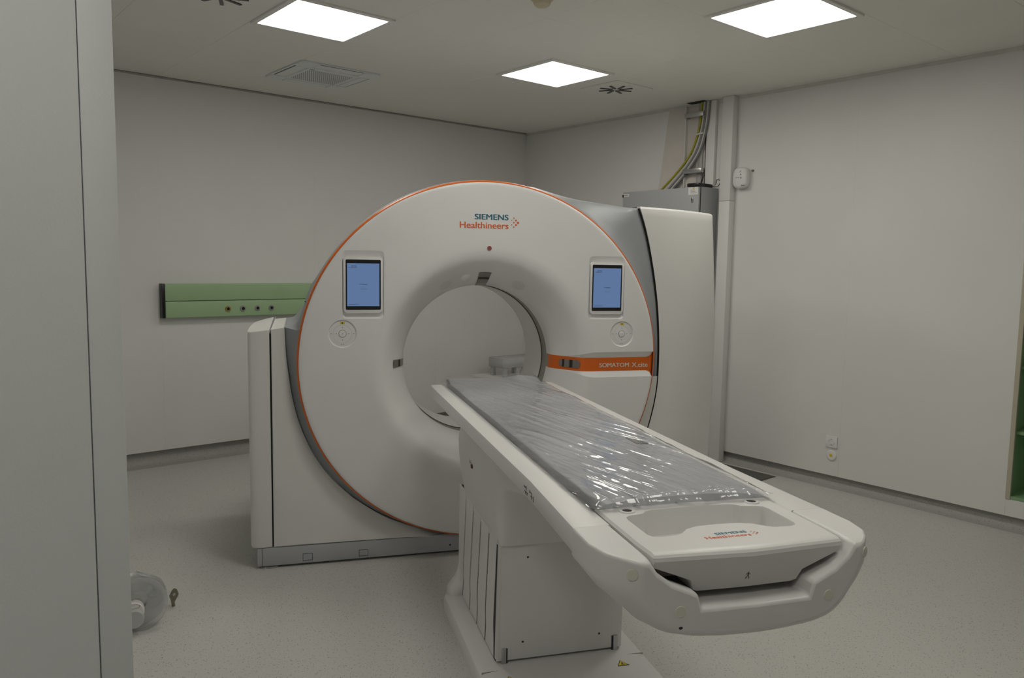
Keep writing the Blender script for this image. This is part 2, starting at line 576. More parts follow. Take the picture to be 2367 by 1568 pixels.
for i in range(22):
    for j in range(20):
        cx, cy = -0.155 + 0.31 * i / 21 + (0.0035 if j % 2 else -0.0035), -0.14 + 0.30 * j / 19
        vv = [bm.verts.new((cx + 0.0052 * math.cos(k * math.pi / 3), cy + 0.0052 * math.sin(k * math.pi / 3), -0.0157)) for k in range(6)]
        bm.faces.new(vv[::-1])
ho = from_bm('grille_holes', bm, ACG, gr, recalc=False); ho['kind'] = 'stuff'
box('badge', (-0.165, -0.168, -0.0165), (-0.165 + 0.03, -0.160, -0.0150), ACG, gr)


# ------------------------------------------------------------------ swirl vents, detector
def swirl_vent(x, y, label, R=0.125):
    t = empty('swirl_vent', (x, y, ZC))
    tag(t, label, 'vent', 'swirl vents in the ceiling')
    box('plate', (-0.19, -0.19, -0.007), (0.19, 0.19, 0.0), CEILM, t, 0.002, 1)
    for k in range(8):
        a = math.radians(22 + k * 45)
        ca, sa = math.cos(a), math.sin(a)
        p = [(0.028, -0.009), (R, -0.009), (R, 0.009), (0.028, 0.009)]
        pts = [(ca * q[0] - sa * (q[1] + 0.007), sa * q[0] + ca * (q[1] + 0.007)) for q in p]
        prism('slot_blade', pts, -0.012, -0.0065, lambda aa, b, c: (aa, b, c), BLACK, t)
    return t


swirl_vent(4.29, 3.99, 'square plate ceiling vent with black swirl slots beside the lamp above the scanner')
swirl_vent(1.42, 3.93, 'ceiling vent with black swirl slots between lamp and left wall')
sd = empty('smoke_detector', (2.585, 2.90, ZC))
tag(sd, 'small round ivory smoke detector on the ceiling', 'smoke detector')
IV = mat('ivory_plastic', (0.62, 0.56, 0.40), 0.5)
lathe('base_ring', [(0.0, 0.0), (0.055, 0.0), (0.055, -0.012), (0.045, -0.018)], lambda a, b, h: (a, b, h), IV, sd, 32)
lathe('sensor_head', [(0.045, -0.016), (0.040, -0.035), (0.026, -0.045), (0.0, -0.048)], lambda a, b, h: (a, b, h), IV, sd, 32)

# ------------------------------------------------------------------ medical gas trunking on the back wall
tk = empty('wall_trunking', (1.66, YB - 0.001, 1.09))
tag(tk, 'long green medical gas trunking with four round outlets and black end cap', 'wall trunking')
box('end_cap', (0.0, -0.06, 0.0), (0.022, 0.0, 0.25), BLACK, tk, 0.003)
box('upper_rail', (0.022, -0.06, 0.1225), (1.62, 0.0, 0.247), GREEN, tk, 0.006, 3)
box('lower_rail', (0.022, -0.066, 0.0), (1.62, 0.0, 0.1195), GREEN, tk, 0.006, 3)
for i, x in enumerate((2.129, 2.243, 2.357, 2.469)):
    q = empty('gas_outlet', (x - 1.66, -0.066, 0.057)); q.parent = tk
    mm = BRASS if i == 0 else STEEL
    fm_ = lambda a, b, h: (a, -h, b)
    o_ = lathe('gas_outlet', [(0.021, -0.002), (0.021, 0.006), (0.018, 0.010), (0.012, 0.010), (0.011, 0.004)], fm_, mm, tk, 28)
    o_.location = q.location
    bpy.data.objects.remove(q)
    c_ = lathe('socket_hole', [(0.0, 0.0055), (0.0115, 0.0055)], fm_, BLACK, o_, 20)

# ------------------------------------------------------------------ right wall: cabinet, ducts, cables
eb = empty('electrical_cabinet', (XR, 4.06, 1.14))
tag(eb, 'grey metal electrical cabinet mounted on the wall behind the scanner', 'cabinet')
box('case', (-0.215, -0.385, 0.0), (-0.001, 0.385, 0.985), CABG, eb, 0.004)
dr = box('door', (-0.24, -0.383, 0.002), (-0.220, 0.383, 0.983), CABG, eb, 0.004)
lk = box('lock', (-0.246, -0.335, 0.865), (-0.24, -0.315, 0.905), STEEL, dr, 0.003)
box('keyhole', (-0.2475, -0.329, 0.88), (-0.2455, -0.321, 0.895), BLACK, dr)
lb = box('paper_label', (-0.2412, -0.375, 0.925), (-0.24, -0.285, 0.982), PAPER, dr)
for k in range(3):
    box('label_line', (-0.2418, -0.365 + 0.01 * k, 0.937 + 0.011 * k), (-0.2411, -0.305, 0.940 + 0.011 * k), GREYP, dr)
box('yellow_mark', (-0.2418, -0.342, 0.970), (-0.2411, -0.324, 0.977), YELLOW, dr)
box('paper_label', (-0.2412, 0.315, 0.945), (-0.24, 0.378, 0.968), PAPER, dr)
box('label_line', (-0.2418, 0.325, 0.954), (-0.2411, 0.368, 0.959), GREYP, dr)
box('hinge', (-0.246, 0.372, 0.940), (-0.236, 0.386, 0.962), BLACK, eb, 0.003)
box('seal_gap', (-0.2205, -0.384, 0.002), (-0.2145, 0.384, 0.983), DARK, eb)

nb = empty('network_box', (XR - 0.12, 3.745, 2.126))
tag(nb, 'small black network box lying on the grey electrical cabinet', 'network box')
box('case', (-0.11, -0.055, 0.0), (0.07, 0.055, 0.028), BLACK, nb, 0.006)
tube('antenna', [(0.05, 0.05, 0.02), (0.075, 0.052, 0.07), (0.09, 0.045, 0.13)], 0.006, BLACK, nb)
tube('lead', [(0.06, -0.04, 0.015), (0.09, -0.08, 0.01), (0.10, -0.10, 0.05), (0.07, -0.09, 0.06), (0.10, -0.06, 0.03)], 0.003, CABLEK, nb, 6)

bd = prism('wall_board', [(4.17, 2.785), (3.992, 2.785), (4.03, 1.55), (4.34, 1.55)], XR - 0.012, XR - 0.0005, lambda a, b, c: (c, a, b), BEIGE)
tag(bd, 'slanted beige board strip on the wall beside the cable duct', 'board')

cd_ = empty('cable_duct', (XR, 3.89, 0))
tag(cd_, 'open upright cable duct with steel brackets above the cabinet', 'cable duct')
box('back_plate', (-0.006, -0.10, 2.13), (-0.0005, 0.10, 2.785), BEIGE, cd_)
box('side_lip', (-0.035, 0.094, 2.13), (-0.006, 0.10, 2.785), WALLM, cd_)
for z in (2.703, 2.27):
    box('bracket', (-0.072, -0.098, z - 0.018), (-0.066, 0.080, z + 0.018), STEEL, cd_, 0.002)
    for s_ in (-0.098, 0.076):
        box('bracket_leg', (-0.067, s_, z - 0.018), (-0.006, s_ + 0.004, z + 0.018), STEEL, cd_)
for (yy, zz) in ((-0.02, 2.50), (0.05, 2.41)):
    lathe('screw', [(0.0, 0.004), (0.006, 0.004), (0.007, 0.0)], lambda a, b, h, yy=yy, zz=zz: (-0.006 - h, yy + a, zz + b), BLACK, cd_, 12)
box('ceiling_opening', (-0.075, -0.10, 2.7965), (-0.0, 0.06, 2.7995), DARK, cd_)
d1 = box('duct_column', (XR - 0.030, 3.705, 0.09), (XR - 0.0005, 3.786, ZC - 0.002), WALLM, None, 0.004)
tag(d1, 'narrow white duct column between the open cable duct and the boxed pipe', 'duct')
d2 = empty('boxed_pipe', (XR, 3.57, 0))
tag(d2, 'tall white boxed pipe cover from floor to ceiling beside the wall device', 'pipe cover')
box('lower_cover', (-0.068, -0.048, 0.0), (-0.0005, 0.048, 2.02), WALLM, d2, 0.004)
box('upper_cover', (-0.068, -0.048, 2.0215), (-0.0005, 0.048, ZC - 0.002), WALLM, d2, 0.004)

XC = XR - 0.040
cbun = empty('cable_bundle', (0, 0, 0))
tag(cbun, 'taped bundle of curved power cables with one yellow-green earth cable', 'cable bundle')
cb = tube('earth_cable', [(XC, 3.828, 2.795), (XC, 3.842, 2.62), (XC - 0.004, 3.905, 2.43), (XC - 0.008, 4.02, 2.29), (XC - 0.010, 4.185, 2.15), (XC - 0.010, 4.21, 2.1275)], 0.0085, CABLEY, cbun)
cb['label'] = 'yellow-green striped earth cable'
for i, (dy, r_, mt, lab) in enumerate((
        (-0.021, 0.009, CABLEW, 'thick light grey cable next to the yellow-green earth cable'),
        (-0.041, 0.009, CABLEG, 'thick mid grey cable in the middle of the curved bundle'),
        (-0.060, 0.008, CABLEW, 'pale cable on the inner side of the curved bundle'),
        (-0.076, 0.006, CABLEG, 'thin grey cable on the inside of the curved bundle'))):
    f_ = 1.0
    t_ = tube('power_cable', [(XC, 3.824 + dy * 0.9, 2.795), (XC, 3.838 + dy * 0.9, 2.62), (XC, 3.900 + dy * 1.0, 2.43),
                              (XC - 0.004, 4.015 + dy * 1.15, 2.285), (XC - 0.008, 4.165 + dy * 1.3, 2.15), (XC - 0.008, 4.19 + dy * 1.35, 2.1275)], r_, mt, cbun)
    t_['label'] = lab
for i in range(5):
    t_ = tube('data_cable', [(XR - 0.020, 3.872 - i * 0.011, 2.79), (XR - 0.018, 3.872 - i * 0.011, 2.45), (XR - 0.018, 3.874 - i * 0.011, 2.13)], 0.0045, CABLEW, None, 6)
    tag(t_, 'thin white data cable running straight down the open duct', 'cable', 'white data cables in the open duct')
t_ = tube('black_cable', [(XR - 0.012, 3.796, 2.78), (XR - 0.012, 3.80, 2.6), (XR - 0.012, 3.797, 2.4), (XR - 0.012, 3.798, 2.25), (XR - 0.014, 3.798, 2.165)], 0.005, CABLEK)
tag(t_, 'thin black cable hanging down the open duct to the network box', 'cable')
ct = tube('cable_tie', [(XC - 0.012, 3.80, 2.556), (XC - 0.014, 3.83, 2.553), (XC - 0.012, 3.86, 2.55)], 0.007, PAPER, cbun)
ct['label'] = 'white tape tie'

# wall device (rounded monitor)
wd = empty('wall_device', (XR, 3.452, 2.187))
tag(wd, 'rounded white wall device with small display beside the boxed pipe', 'wall device')


def squircle(w_, h_, p=3.2, n=40):
    out = []
    for i in range(n):
        t = 2 * math.pi * i / n
        c, s = math.cos(t), math.sin(t)
        out.append((w_ * math.copysign(abs(c) ** (2 / p), c), h_ * math.copysign(abs(s) ** (2 / p), s)))
    return out


loft('case', [[(-d, a * k, b * k) for a, b in squircle(0.063, 0.079)] for d, k in ((0.001, 0.9), (0.010, 0.97), (0.032, 1.0), (0.046, 0.97), (0.056, 0.9), (0.061, 0.78))], WHITE, wd, 50)
box('display', (-0.0625, -0.045, 0.030), (-0.0608, -0.012, 0.046), PAPER, wd)
for (a, b, c, d) in ((0.005, 0.038, 0.018, 0.050), (0.008, 0.018, 0.018, 0.028), (0.012, -0.008, 0.020, 0.006), (-0.03, 0.0, 0.005, 0.004), (0.02, -0.063, 0.05, -0.054)):
    box('print_mark', (-0.0622, -c, b), (-0.0608, -a, d), GREYP, wd)
tube('lead', [(-0.02, 0.06, -0.045), (-0.02, 0.085, -0.05), (-0.03, 0.10, -0.045)], 0.005, CABLEG, wd, 6)
sn = lathe('wall_hook', [(0.0, 0.02), (0.006, 0.018), (0.009, 0.0)], lambda a, b, h: (XR - h, 3.374 + a, 2.237 + b), DARKMETAL, None, 14)
tag(sn, 'tiny dark screw in the wall beside the rounded device', 'screw')

# sockets
sk = empty('wall_socket', (XR, 2.648, 0.322))
tag(sk, 'square white power socket low on the wall', 'socket')
box('frame', (-0.010, -0.041, -0.041), (-0.0005, 0.041, 0.041), WHITE, sk, 0.003)
fmx = lambda a, b, h: (-h, a, b)
lathe('socket_insert', [(0.024, 0.0105), (0.021, 0.012), (0.019, 0.006), (0.0, 0.0055)], fmx, WHITE, sk, 28)
for s_ in (-0.009, 0.009):
    o_ = lathe('pin_hole', [(0.0, 0.0062), (0.003, 0.0062)], fmx, BLACK, sk, 10); o_.location = (0, s_, 0)
for s_ in (-0.019, 0.019):
    box('earth_clip', (-0.012, -0.003, s_ - 0.003), (-0.008, 0.003, s_ + 0.003), STEEL, sk)
rs = empty('earth_socket', (XR, 2.645, 0.227))
tag(rs, 'round white earthing outlet with yellow centre below the socket', 'socket')
lathe('cover', [(0.036, 0.0005), (0.036, 0.006), (0.031, 0.010), (0.010, 0.011)], fmx, WHITE, rs, 32)
lathe('yellow_pin', [(0.0, 0.014), (0.010, 0.013), (0.011, 0.009)], fmx, YELLOW, rs, 18)

# niche shelf unit
nc = empty('niche_shelf', (XR, (NY0 + NY1) / 2, NZ0))
tag(nc, 'green wall niche with shelves and beige edge frame', 'shelf niche')
hw_ = (NY1 - NY0) / 2
BG2 = mat('niche_edge', (0.50, 0.46, 0.36), 0.5)
for s_ in (-1, 1):
    box('side_panel', (0.0, s_ * (hw_ - 0.018), 0.0), (0.40, s_ * (hw_ - 0.001), 1.96), GREENN, nc)
    box('edge_frame', (-0.006, s_ * (hw_ + 0.002), 0.001), (0.012, s_ * (hw_ - 0.024), 1.955), BG2, nc, 0.002, 1)
box('back_panel', (0.40, -hw_, 0.0), (0.41, hw_, 1.96), GREENN, nc)
box('bottom_panel', (0.0, -hw_ + 0.018, 0.0), (0.40, hw_ - 0.018, 0.02), GREENN, nc)
box('top_panel', (0.0, -hw_ + 0.018, 1.94), (0.40, hw_ - 0.018, 1.96), GREENN, nc)
for z in (0.385, 0.77, 1.15, 1.53):
    box('shelf_board', (0.03, -hw_ + 0.018, z), (0.40, hw_ - 0.018, z + 0.02), GREENN, nc, 0.002, 1)

ht = empty('floor_hatch', (4.83, 3.26, 0.0))
tag(ht, 'dark grey floor hatch plate near the wall behind the table', 'floor hatch')
box('frame', (-0.24, -0.24, 0.0), (0.24, 0.24, 0.003), HATCH, ht, 0.001, 1)
box('lid', (-0.225, -0.225, 0.003), (0.225, 0.225, 0.005), HATCH, ht, 0.001, 1)

# ------------------------------------------------------------------ scanner gantry
GANG = math.radians(-24.4504)
UC, ZR, ZL = 1.137, 1.020, 1.003       # ring centre, lip centre heights
RR, RL = 0.925, 0.404
KX, KZ = 1.010, 0.984           # the ring is slightly wider than tall
gt = empty('ct_scanner_gantry', (1.4399, 3.6427, 0), GANG)
tag(gt, 'large white ring-shaped CT scanner gantry with orange trim ring and stripe', 'scanner')


def g3(u, v, z): return (u, -v, z)


def cen(r):
    t = clamp((r - RL) / (RR - RL))
    return lerp(ZL, ZR, t), lerp(1, KX, t), lerp(1, KZ, t)


def cover_v(r):
    return interp_s(COVER, r)


COVER = [(0.404, -0.175), (0.406, -0.150), (0.414, -0.125), (0.430, -0.095), (0.470, -0.036), (0.505, 0.012), (0.522, 0.031), (0.540, 0.044), (0.562, 0.052), (0.59, 0.055), (0.60, 0.055), (0.908, 0.055), (0.919, 0.0535), (0.925, 0.049)]


def interp_s(tab, x): return interp(tab, x)


def gp(r, th, v):
    zc, kx, kz = cen(r)
    return g3(UC + r * kx * math.cos(th), v, zc + r * kz * math.sin(th))


ZS = 0.992


def hw_in(r):
    q = clamp((r - (RR - 0.045)) / 0.045)
    return 0.0365 + 0.034 * (1 - math.sqrt(max(0, 1 - q * q)))


def hw_out(r): return max(hw_in(r) + 0.0005, lerp(0.037, 0.068, sstep(0.43, 0.60, r)))


def ang(r, dz):
    zc, kx, kz = cen(r)
    return math.asin(clamp((ZS + dz - zc) / (r * kz), -1, 1))


rs_ = []
for (a, _), (b, _) in zip(COVER, COVER[1:]):
    k = max(1, int((b - a) / 0.02))
    rs_ += [lerp(a, b, i / k) for i in range(k)]
rs_ = [r for r in rs_ if r < RR - 0.045] + [RR - 0.045 + 0.045 * math.sin(i * math.pi / 2 / 8) for i in range(9)]
NA = 200
# closed solid: front sheet + back sheet so that pockets can be cut in
bm = bmesh.new()
front, back = [], []
for r in rs_:
    a0, a1 = ang(r, hw_out(r)), 2 * math.pi + ang(r, -hw_out(r))
    front.append([bm.verts.new(gp(r, lerp(a0, a1, j / NA), cover_v(r))) for j in range(NA + 1)])
    back.append([bm.verts.new(gp(r, lerp(a0, a1, j / NA), cover_v(r) - 0.03)) for j in range(NA + 1)])
n_ = len(rs_)
for i in range(n_ - 1):
    for j in range(NA):
        bm.faces.new((front[i][j], front[i + 1][j], front[i + 1][j + 1], front[i][j + 1]))
        bm.faces.new((back[i][j], back[i][j + 1], back[i + 1][j + 1], back[i + 1][j]))
    bm.faces.new((front[i][0], back[i][0], back[i + 1][0], front[i + 1][0]))
    bm.faces.new((front[i][NA], front[i + 1][NA], back[i + 1][NA], back[i][NA]))
for j in range(NA):
    bm.faces.new((front[0][j], front[0][j + 1], back[0][j + 1], back[0][j]))
    bm.faces.new((front[-1][j], back[-1][j], back[-1][j + 1], front[-1][j + 1]))
fcov = from_bm('front_cover', bm, WHITE, gt, 30)

TABLETS = ((0.511, 1.4105), (1.785, 1.403))
PADS = ((0.411, 1.171), (1.880, 1.157))
cutters = []
for (tx, tz) in TABLETS:
    secs = []
    for v, (x0, x1, z0, z1) in ((0.075, (-0.104, 0.104, -0.170, 0.170)), (0.0545, (-0.1005, 0.1005, -0.166, 0.166)), (0.0455, (-0.0960, 0.0960, -0.156, 0.140)), (0.0445, (-0.0957, 0.0957, -0.155, 0.138))):
        secs.append([g3(tx + a, v, tz + b) for a, b in rrect(x0, x1, z0, z1, 0.019, 6)])
    cutters.append(loft('cut', secs, WHITE, gt, None))
for (px, pz) in PADS:
    secs = [[g3(px + a, v, pz + b) for a, b in circle(0, 0, r, 48)] for v, r in ((0.075, 0.071), (0.0552, 0.069), (0.0505, 0.0645), (0.0485, 0.063))]
    cutters.append(loft('cut', secs, WHITE, gt, None))
fcov.data.update()
boolean_cut(fcov, cutters, 28)

# stripe bevels and orange stripe
dep = lambda r: lerp(0.0005, 0.016, sstep(0.43, 0.58, r))
rr2 = rs_
for sg in (1, -1):
    rows = [[], []]
    for r in rr2:
        rows[0].append(gp(r, ang(r, sg * hw_out(r)), cover_v(r)))
        rows[1].append(gp(r, ang(r, sg * hw_in(r)), cover_v(r) - dep(r)))
    grid('stripe_bevel', rows, WHITE, gt, smooth=30)
rows = []
for k in range(7):
    q = lerp(1, -1, k / 6)
    rows.append([gp(r, ang(r, q * (hw_in(r) + 0.001)), cover_v(r) - dep(r) + 0.0002) for r in rr2])
st = grid('orange_stripe', rows, ORANGE, gt, smooth=30)
vs_ = 0.0405
text('stripe_lettering', 'SOMATOM', LETTER, st, 0.172, 0.0225, Matrix.Translation(g3(1.760, vs_, 0.9765)) @ Matrix.Rotation(math.pi / 2, 4, 'X'), 0.018)
text('stripe_lettering', 'X.cite', LETTER, st, 0.095, 0.0245, Matrix.Translation(g3(1.948, vs_, 0.9745)) @ Matrix.Rotation(math.pi / 2, 4, 'X'), 0.018)

# orange ring
rows = []
for r, v in ((RR + 0.0002, 0.044), (RR + 0.0010, 0.0495), (RR + 0.0050, 0.0460), (RR + 0.0092, 0.0405), (RR + 0.0096, 0.030)):
    rows.append([gp(r, 2 * math.pi * j / 320, v) for j in range(320)])
grid('trim_ring', rows, ORANGE, gt, closed=True)

# boundary of the silver shell, (u, z), clockwise from the left shoulder over the top
BL = [(0.137, 1.197), (0.160, 1.199), (0.182, 1.206), (0.197, 1.220), (0.211, 1.248), (0.224, 1.285), (0.243, 1.345), (0.266, 1.405)]
BR = [(1.40, 1.925), (1.49, 1.902), (1.585, 1.881), (1.659, 1.868), (1.808, 1.851), (1.985, 1.833)]
SEAMR = [(1.985, 1.833), (2.025, 1.722), (2.057, 1.605), (2.088, 1.464), (2.111, 1.321), (2.125, 1.178), (2.131, 1.033), (2.129, 0.887), (2.118, 0.789), (2.098, 0.692), (2.071, 0.600), (2.02, 0.49), (1.95, 0.385), (1.86, 0.29), (1.74, 0.20), (1.58, 0.13), (1.40, 0.09)]
SEAML = [(0.137, 1.197), (0.139, 1.172), (0.142, 1.10), (0.148, 1.024), (0.157, 0.951), (0.170, 0.858), (0.194, 0.748), (0.228, 0.649), (0.276, 0.547), (0.344, 0.446), (0.408, 0.377), (0.494, 0.300), (0.649, 0.200), (0.876, 0.112), (1.0, 0.092)]
arc = []
for k in range(1, 44):
    ad = lerp(156, 76, k / 44)
    a = math.radians(ad)
    r = interp([(76, 0.930), (90, 0.929), (110, 0.931), (123, 0.936), (142.6, 0.942), (151, 0.947), (158, 0.955)], ad)
    arc.append((1.142 + r * math.cos(a), ZR + r * math.sin(a)))
upper = [tuple(p) for p in smoothcurve([(a, b, 0) for a, b in BL], 4)]
upper = [(p[0], p[1]) for p in upper] + arc + [(p[0], p[1]) for p in smoothcurve([(a, b, 0) for a, b in BR], 4)]
seam_r = [(p[0], p[1]) for p in smoothcurve([(a, b, 0) for a, b in SEAMR], 5)]
seam_l = [(p[0], p[1]) for p in smoothcurve([(a, b, 0) for a, b in SEAML], 5)]
loop = upper + seam_r[1:] + [(1.3, 0.081), (1.142, 0.079)] + seam_l[::-1][:-1]


def ring_pt(u, z, extra=0.009):
    th = math.atan2((z - ZR) / KZ, (u - UC) / KX)
    r = RR + extra
    return (UC + r * KX * math.cos(th), ZR + r * KZ * math.sin(th)), th


rows = [[] for _ in range(10)]
for (u, z) in loop:
    (ru, rz_), th = ring_pt(u, z)
    d = math.hypot(u - UC, z - ZR) - math.hypot(ru - UC, rz_ - ZR)
    if d < 0.004:
        k = 1 + (0.004 - d) / math.hypot(u - UC, z - ZR)
        u, z = UC + (u - UC) * k, ZR + (z - ZR) * k
        d = 0.004
    gapw = clamp(d / 0.06)
    prof = [(0.0, 0.034), (0.10, 0.016), (0.28, -0.012), (0.5, -0.028), (0.75, -0.036), (0.93, -0.042), (1.0, -0.062), (1.0, -0.12), (1.0, -0.50), (1.0, -0.93)]
    topb = sstep(1.215, 1.34, z) * lerp(0.5, 1.0, sstep(0.24, 0.5, u)) * (1 - sstep(1.75, 1.95, u) * 0.6)
    topf = sstep(0.9, 1.25, z) * (1 if u < 1.9 else 0.6)
    if u > 1.95 and z > 0.3:
        prof[4:7] = [(0.75, -0.018), (0.94, -0.020), (1.0, -0.026)]
    for i, (t, v) in enumerate(prof):
        vv = v
        if 1 <= i <= 5:
            vv = lerp(v, lerp(0.025, -0.05 if u < 1.9 else -0.020, t), topf)
        # above the shoulders the drum narrows towards the back
        k = 1 - topb * {7: 0.006, 8: 0.045, 9: 0.11}.get(i, 0.0)
        pu, pz = lerp(ru, u, t), lerp(rz_, z, t)
        drop = 0.017 * (1 - sstep(1.2, 1.32, z)) * sstep(1.1, 1.19, z) * (1 if u < 0.4 else 0) * {8: 0.5, 9: 1.0}.get(i, 0)
        rows[i].append(g3(UC + (pu - UC) * k, vv, ZR + (pz - ZR) * k - drop))
grid('silver_shell', rows, SILVER, gt, closed=True, smooth=40)

# joint line and bolt marks on the shell at the shoulder
for (u0, z0, u1, z1) in ((0.252, 1.318, 0.236, 1.325), (1.146, 1.927, 1.146, 1.945)):
    tube('shell_joint', [g3(u0, 0.028, z0), g3(u1, -0.03, z1)], 0.0022, DARK, gt, 6)

# left lower front panel: fan between the silver crescent and the outer corner
U0L, Z0B = 0.076, 0.106
rows = [[] for _ in range(6)]
pl = [p for p in seam_l]
cnt = len(pl)
# the outer border is walked at the same pace as the inner one
outer = []
for i, (u, z) in enumerate(pl):
    t = i / (cnt - 1)
    if z > 0.62:
        outer.append((U0L, lerp(0.62, 1.190, (z - 0.62) / (1.197 - 0.62)) if z < 1.197 else 1.190))
    else:
        outer.append(None)
first = next(i for i, o in enumerate(outer) if o is None)
z_last = outer[first - 1][1]
rest = cnt - first
for i in range(first, cnt):
    t = (i - first + 1) / rest
    L1, L2 = z_last - Z0B, pl[-1][0] - U0L
    dd = t * (L1 + L2)
    # keep the fan balanced: go down the side for the first part of the points
    cut = 0.5
    if t <= cut:
        outer[i] = (U0L, lerp(z_last, Z0B, t / cut))
    else:
        outer[i] = (lerp(U0L, pl[-1][0], (t - cut) / (1 - cut)), Z0B)
for i, (u, z) in enumerate(pl):
    (ou, oz) = outer[i]
    (ru_, rz2), _ = ring_pt(u, z, 0.006)
    if math.hypot(u - UC, z - ZR) < math.hypot(ru_ - UC, rz2 - ZR):
        u, z = ru_, rz2
    if oz > z: oz = oz if i < first else min(oz, z)
    L = math.hypot(ou - u, oz - z)
    soft = min(0.16, L * 0.6)
    for k, (t, v) in enumerate(((0.0, -0.055), (0.0, -0.030), (clamp(0.35 * soft / max(L, 1e-4)), -0.012), (clamp(soft / max(L, 1e-4)), 0.0), (0.97, 0.002), (1.0, -0.004))):
        rows[k].append(g3(lerp(u, ou, t), v, lerp(z, oz, t)))
rows.append([g3(o[0], -0.93, o[1]) for o in outer])
lf = grid('left_front_panel', rows, WHITE2, gt, smooth=40)
bm = bmesh.new()
tp = [rows[k][0] for k in range(6)]
tb = [(p[0], 0.93, p[2] - 0.017) for p in tp]
A = [bm.verts.new(p) for p in tp]; Bk = [bm.verts.new(p) for p in tb]
for i in range(5):
    bm.faces.new((A[i], A[i + 1], Bk[i + 1], Bk[i]))
from_bm('left_panel_top', bm, WHITE2, gt, 40)

# right lower white sliver between ring and dark seam
pr = [p for p in seam_r if p[1] < 0.93]
rows = [[], [], []]
for (u, z) in pr:
    (ru, rz_), th = ring_pt(u, z, 0.0135)
    d = math.hypot(u - UC, z - ZR) - math.hypot(ru - UC, rz_ - ZR)
    if d < 0.001:
        u, z = ru + 0.001, rz_ - 0.001
    rows[0].append(g3(ru, 0.028, rz_)); rows[1].append(g3(lerp(ru, u, 0.5), 0.004, lerp(rz_, z, 0.5))); rows[2].append(g3(u - 0.002, -0.012, z))
grid('right_lower_panel', rows, WHITE2, gt, smooth=40)

# left side cover
plan = [(0.068, -0.002), (0.02, 0.0), (-0.015, -0.004), (-0.029, -0.018), (-0.035, -0.06), (-0.039, -0.26), (-0.035, -0.50), (-0.024, -0.64), (-0.004, -0.73), (0.03, -0.80), (0.068, -0.865)]


def colmap(u, v, a):
    return g3(u, v, a if a < 0.5 else 1.177 + (u + 0.03) * 0.13)


prism('left_side_cover', plan, 0.106, 1.2, colmap, WHITE2, gt, 0.006, 3, 40)
box('seam_gasket', g3(0.066, -0.012, 0.108), g3(0.078, -0.80, 1.168), DARK, gt)
bm = bmesh.new()
vv = [bm.verts.new(g3(*p)) for p in ((0.0, -0.85, 0.106), (0.08, -0.90, 0.106), (0.08, -0.90, 1.165), (0.0, -0.85, 1.16))]
bm.faces.new(vv)
from_bm('side_cover_back', bm, WHITE2, gt)

# right wing cover
def seam_u(z):
    best = None
    for (u0, z0), (u1, z1) in zip(seam_r, seam_r[1:]):
        if (z0 - z) * (z1 - z) <= 0 and z0 != z1:
            return lerp(u0, u1, (z - z0) / (z1 - z0))
    return seam_r[0][0] if z > 1 else seam_r[-1][0]


WR = [(0.106, 2.528), (0.44, 2.536), (0.805, 2.541), (1.06, 2.543), (1.24, 2.541), (1.466, 2.526), (1.665, 2.511), (1.80, 2.500)]
rows = []
zs = [0.106 + (1.815 - 0.106) * i / 46 for i in range(47)]
NW = 16


def wing_row(z, dz=0.0, shrink=0.0, dv=0.0):
    z_ = min(z, 1.815)
    u0 = seam_u(z_) + 0.005
    u1 = interp(WR, z_) - shrink
    out = []
    for j in range(NW + 1):
        t = j / NW
        u = lerp(u0, u1 - 0.02, t)
        v = -0.012 - 0.10 * t ** 2.2 + 0.012 * math.sin(math.pi * t)
        zz = z_ + (1.829 - 1.815 - 0.018 * t) * sstep(1.3, 1.815, z_)
        out.append(g3(u, v + dv, zz + dz))
    # rounded right edge then the flank going back
    v1 = -0.112 + dv
    zz = out[-1][2]
    out.append(g3(u1 - 0.007, v1 - 0.007, zz)); out.append(g3(u1, v1 - 0.022, zz)); out.append(g3(u1 + 0.004, v1 - 0.20, zz)); out.append(g3(u1 - 0.02, -0.93, zz))
    out.insert(0, g3(u0, -0.06, out[0][2]))
    return out


rows = [wing_row(z) for z in zs]
rows.append(wing_row(1.815, 0.009, 0.003, -0.004))
rows.append(wing_row(1.815, 0.014, 0.010, -0.014))
last = rows[-1]
rows.append([(p[0], max(p[1], 0.09 + 0.0 * p[1]) if i < len(last) - 2 else p[1], p[2] + 0.001) for i, p in enumerate(last)])
rows.append([(p[0], 0.93, p[2] - 0.002) for p in last])
grid('right_wing_cover', rows, WHITE2, gt, smooth=40)
# dark gasket in the wing joint
rows = [[], [], []]
for (u, z) in seam_r:
    rows[0].append(g3(u - 0.001, -0.030, z)); rows[1].append(g3(u + 0.0040, -0.026, z)); rows[2].append(g3(u + 0.0046, -0.0115, z))
grid('seam_gasket', rows, DARK, gt, smooth=40)

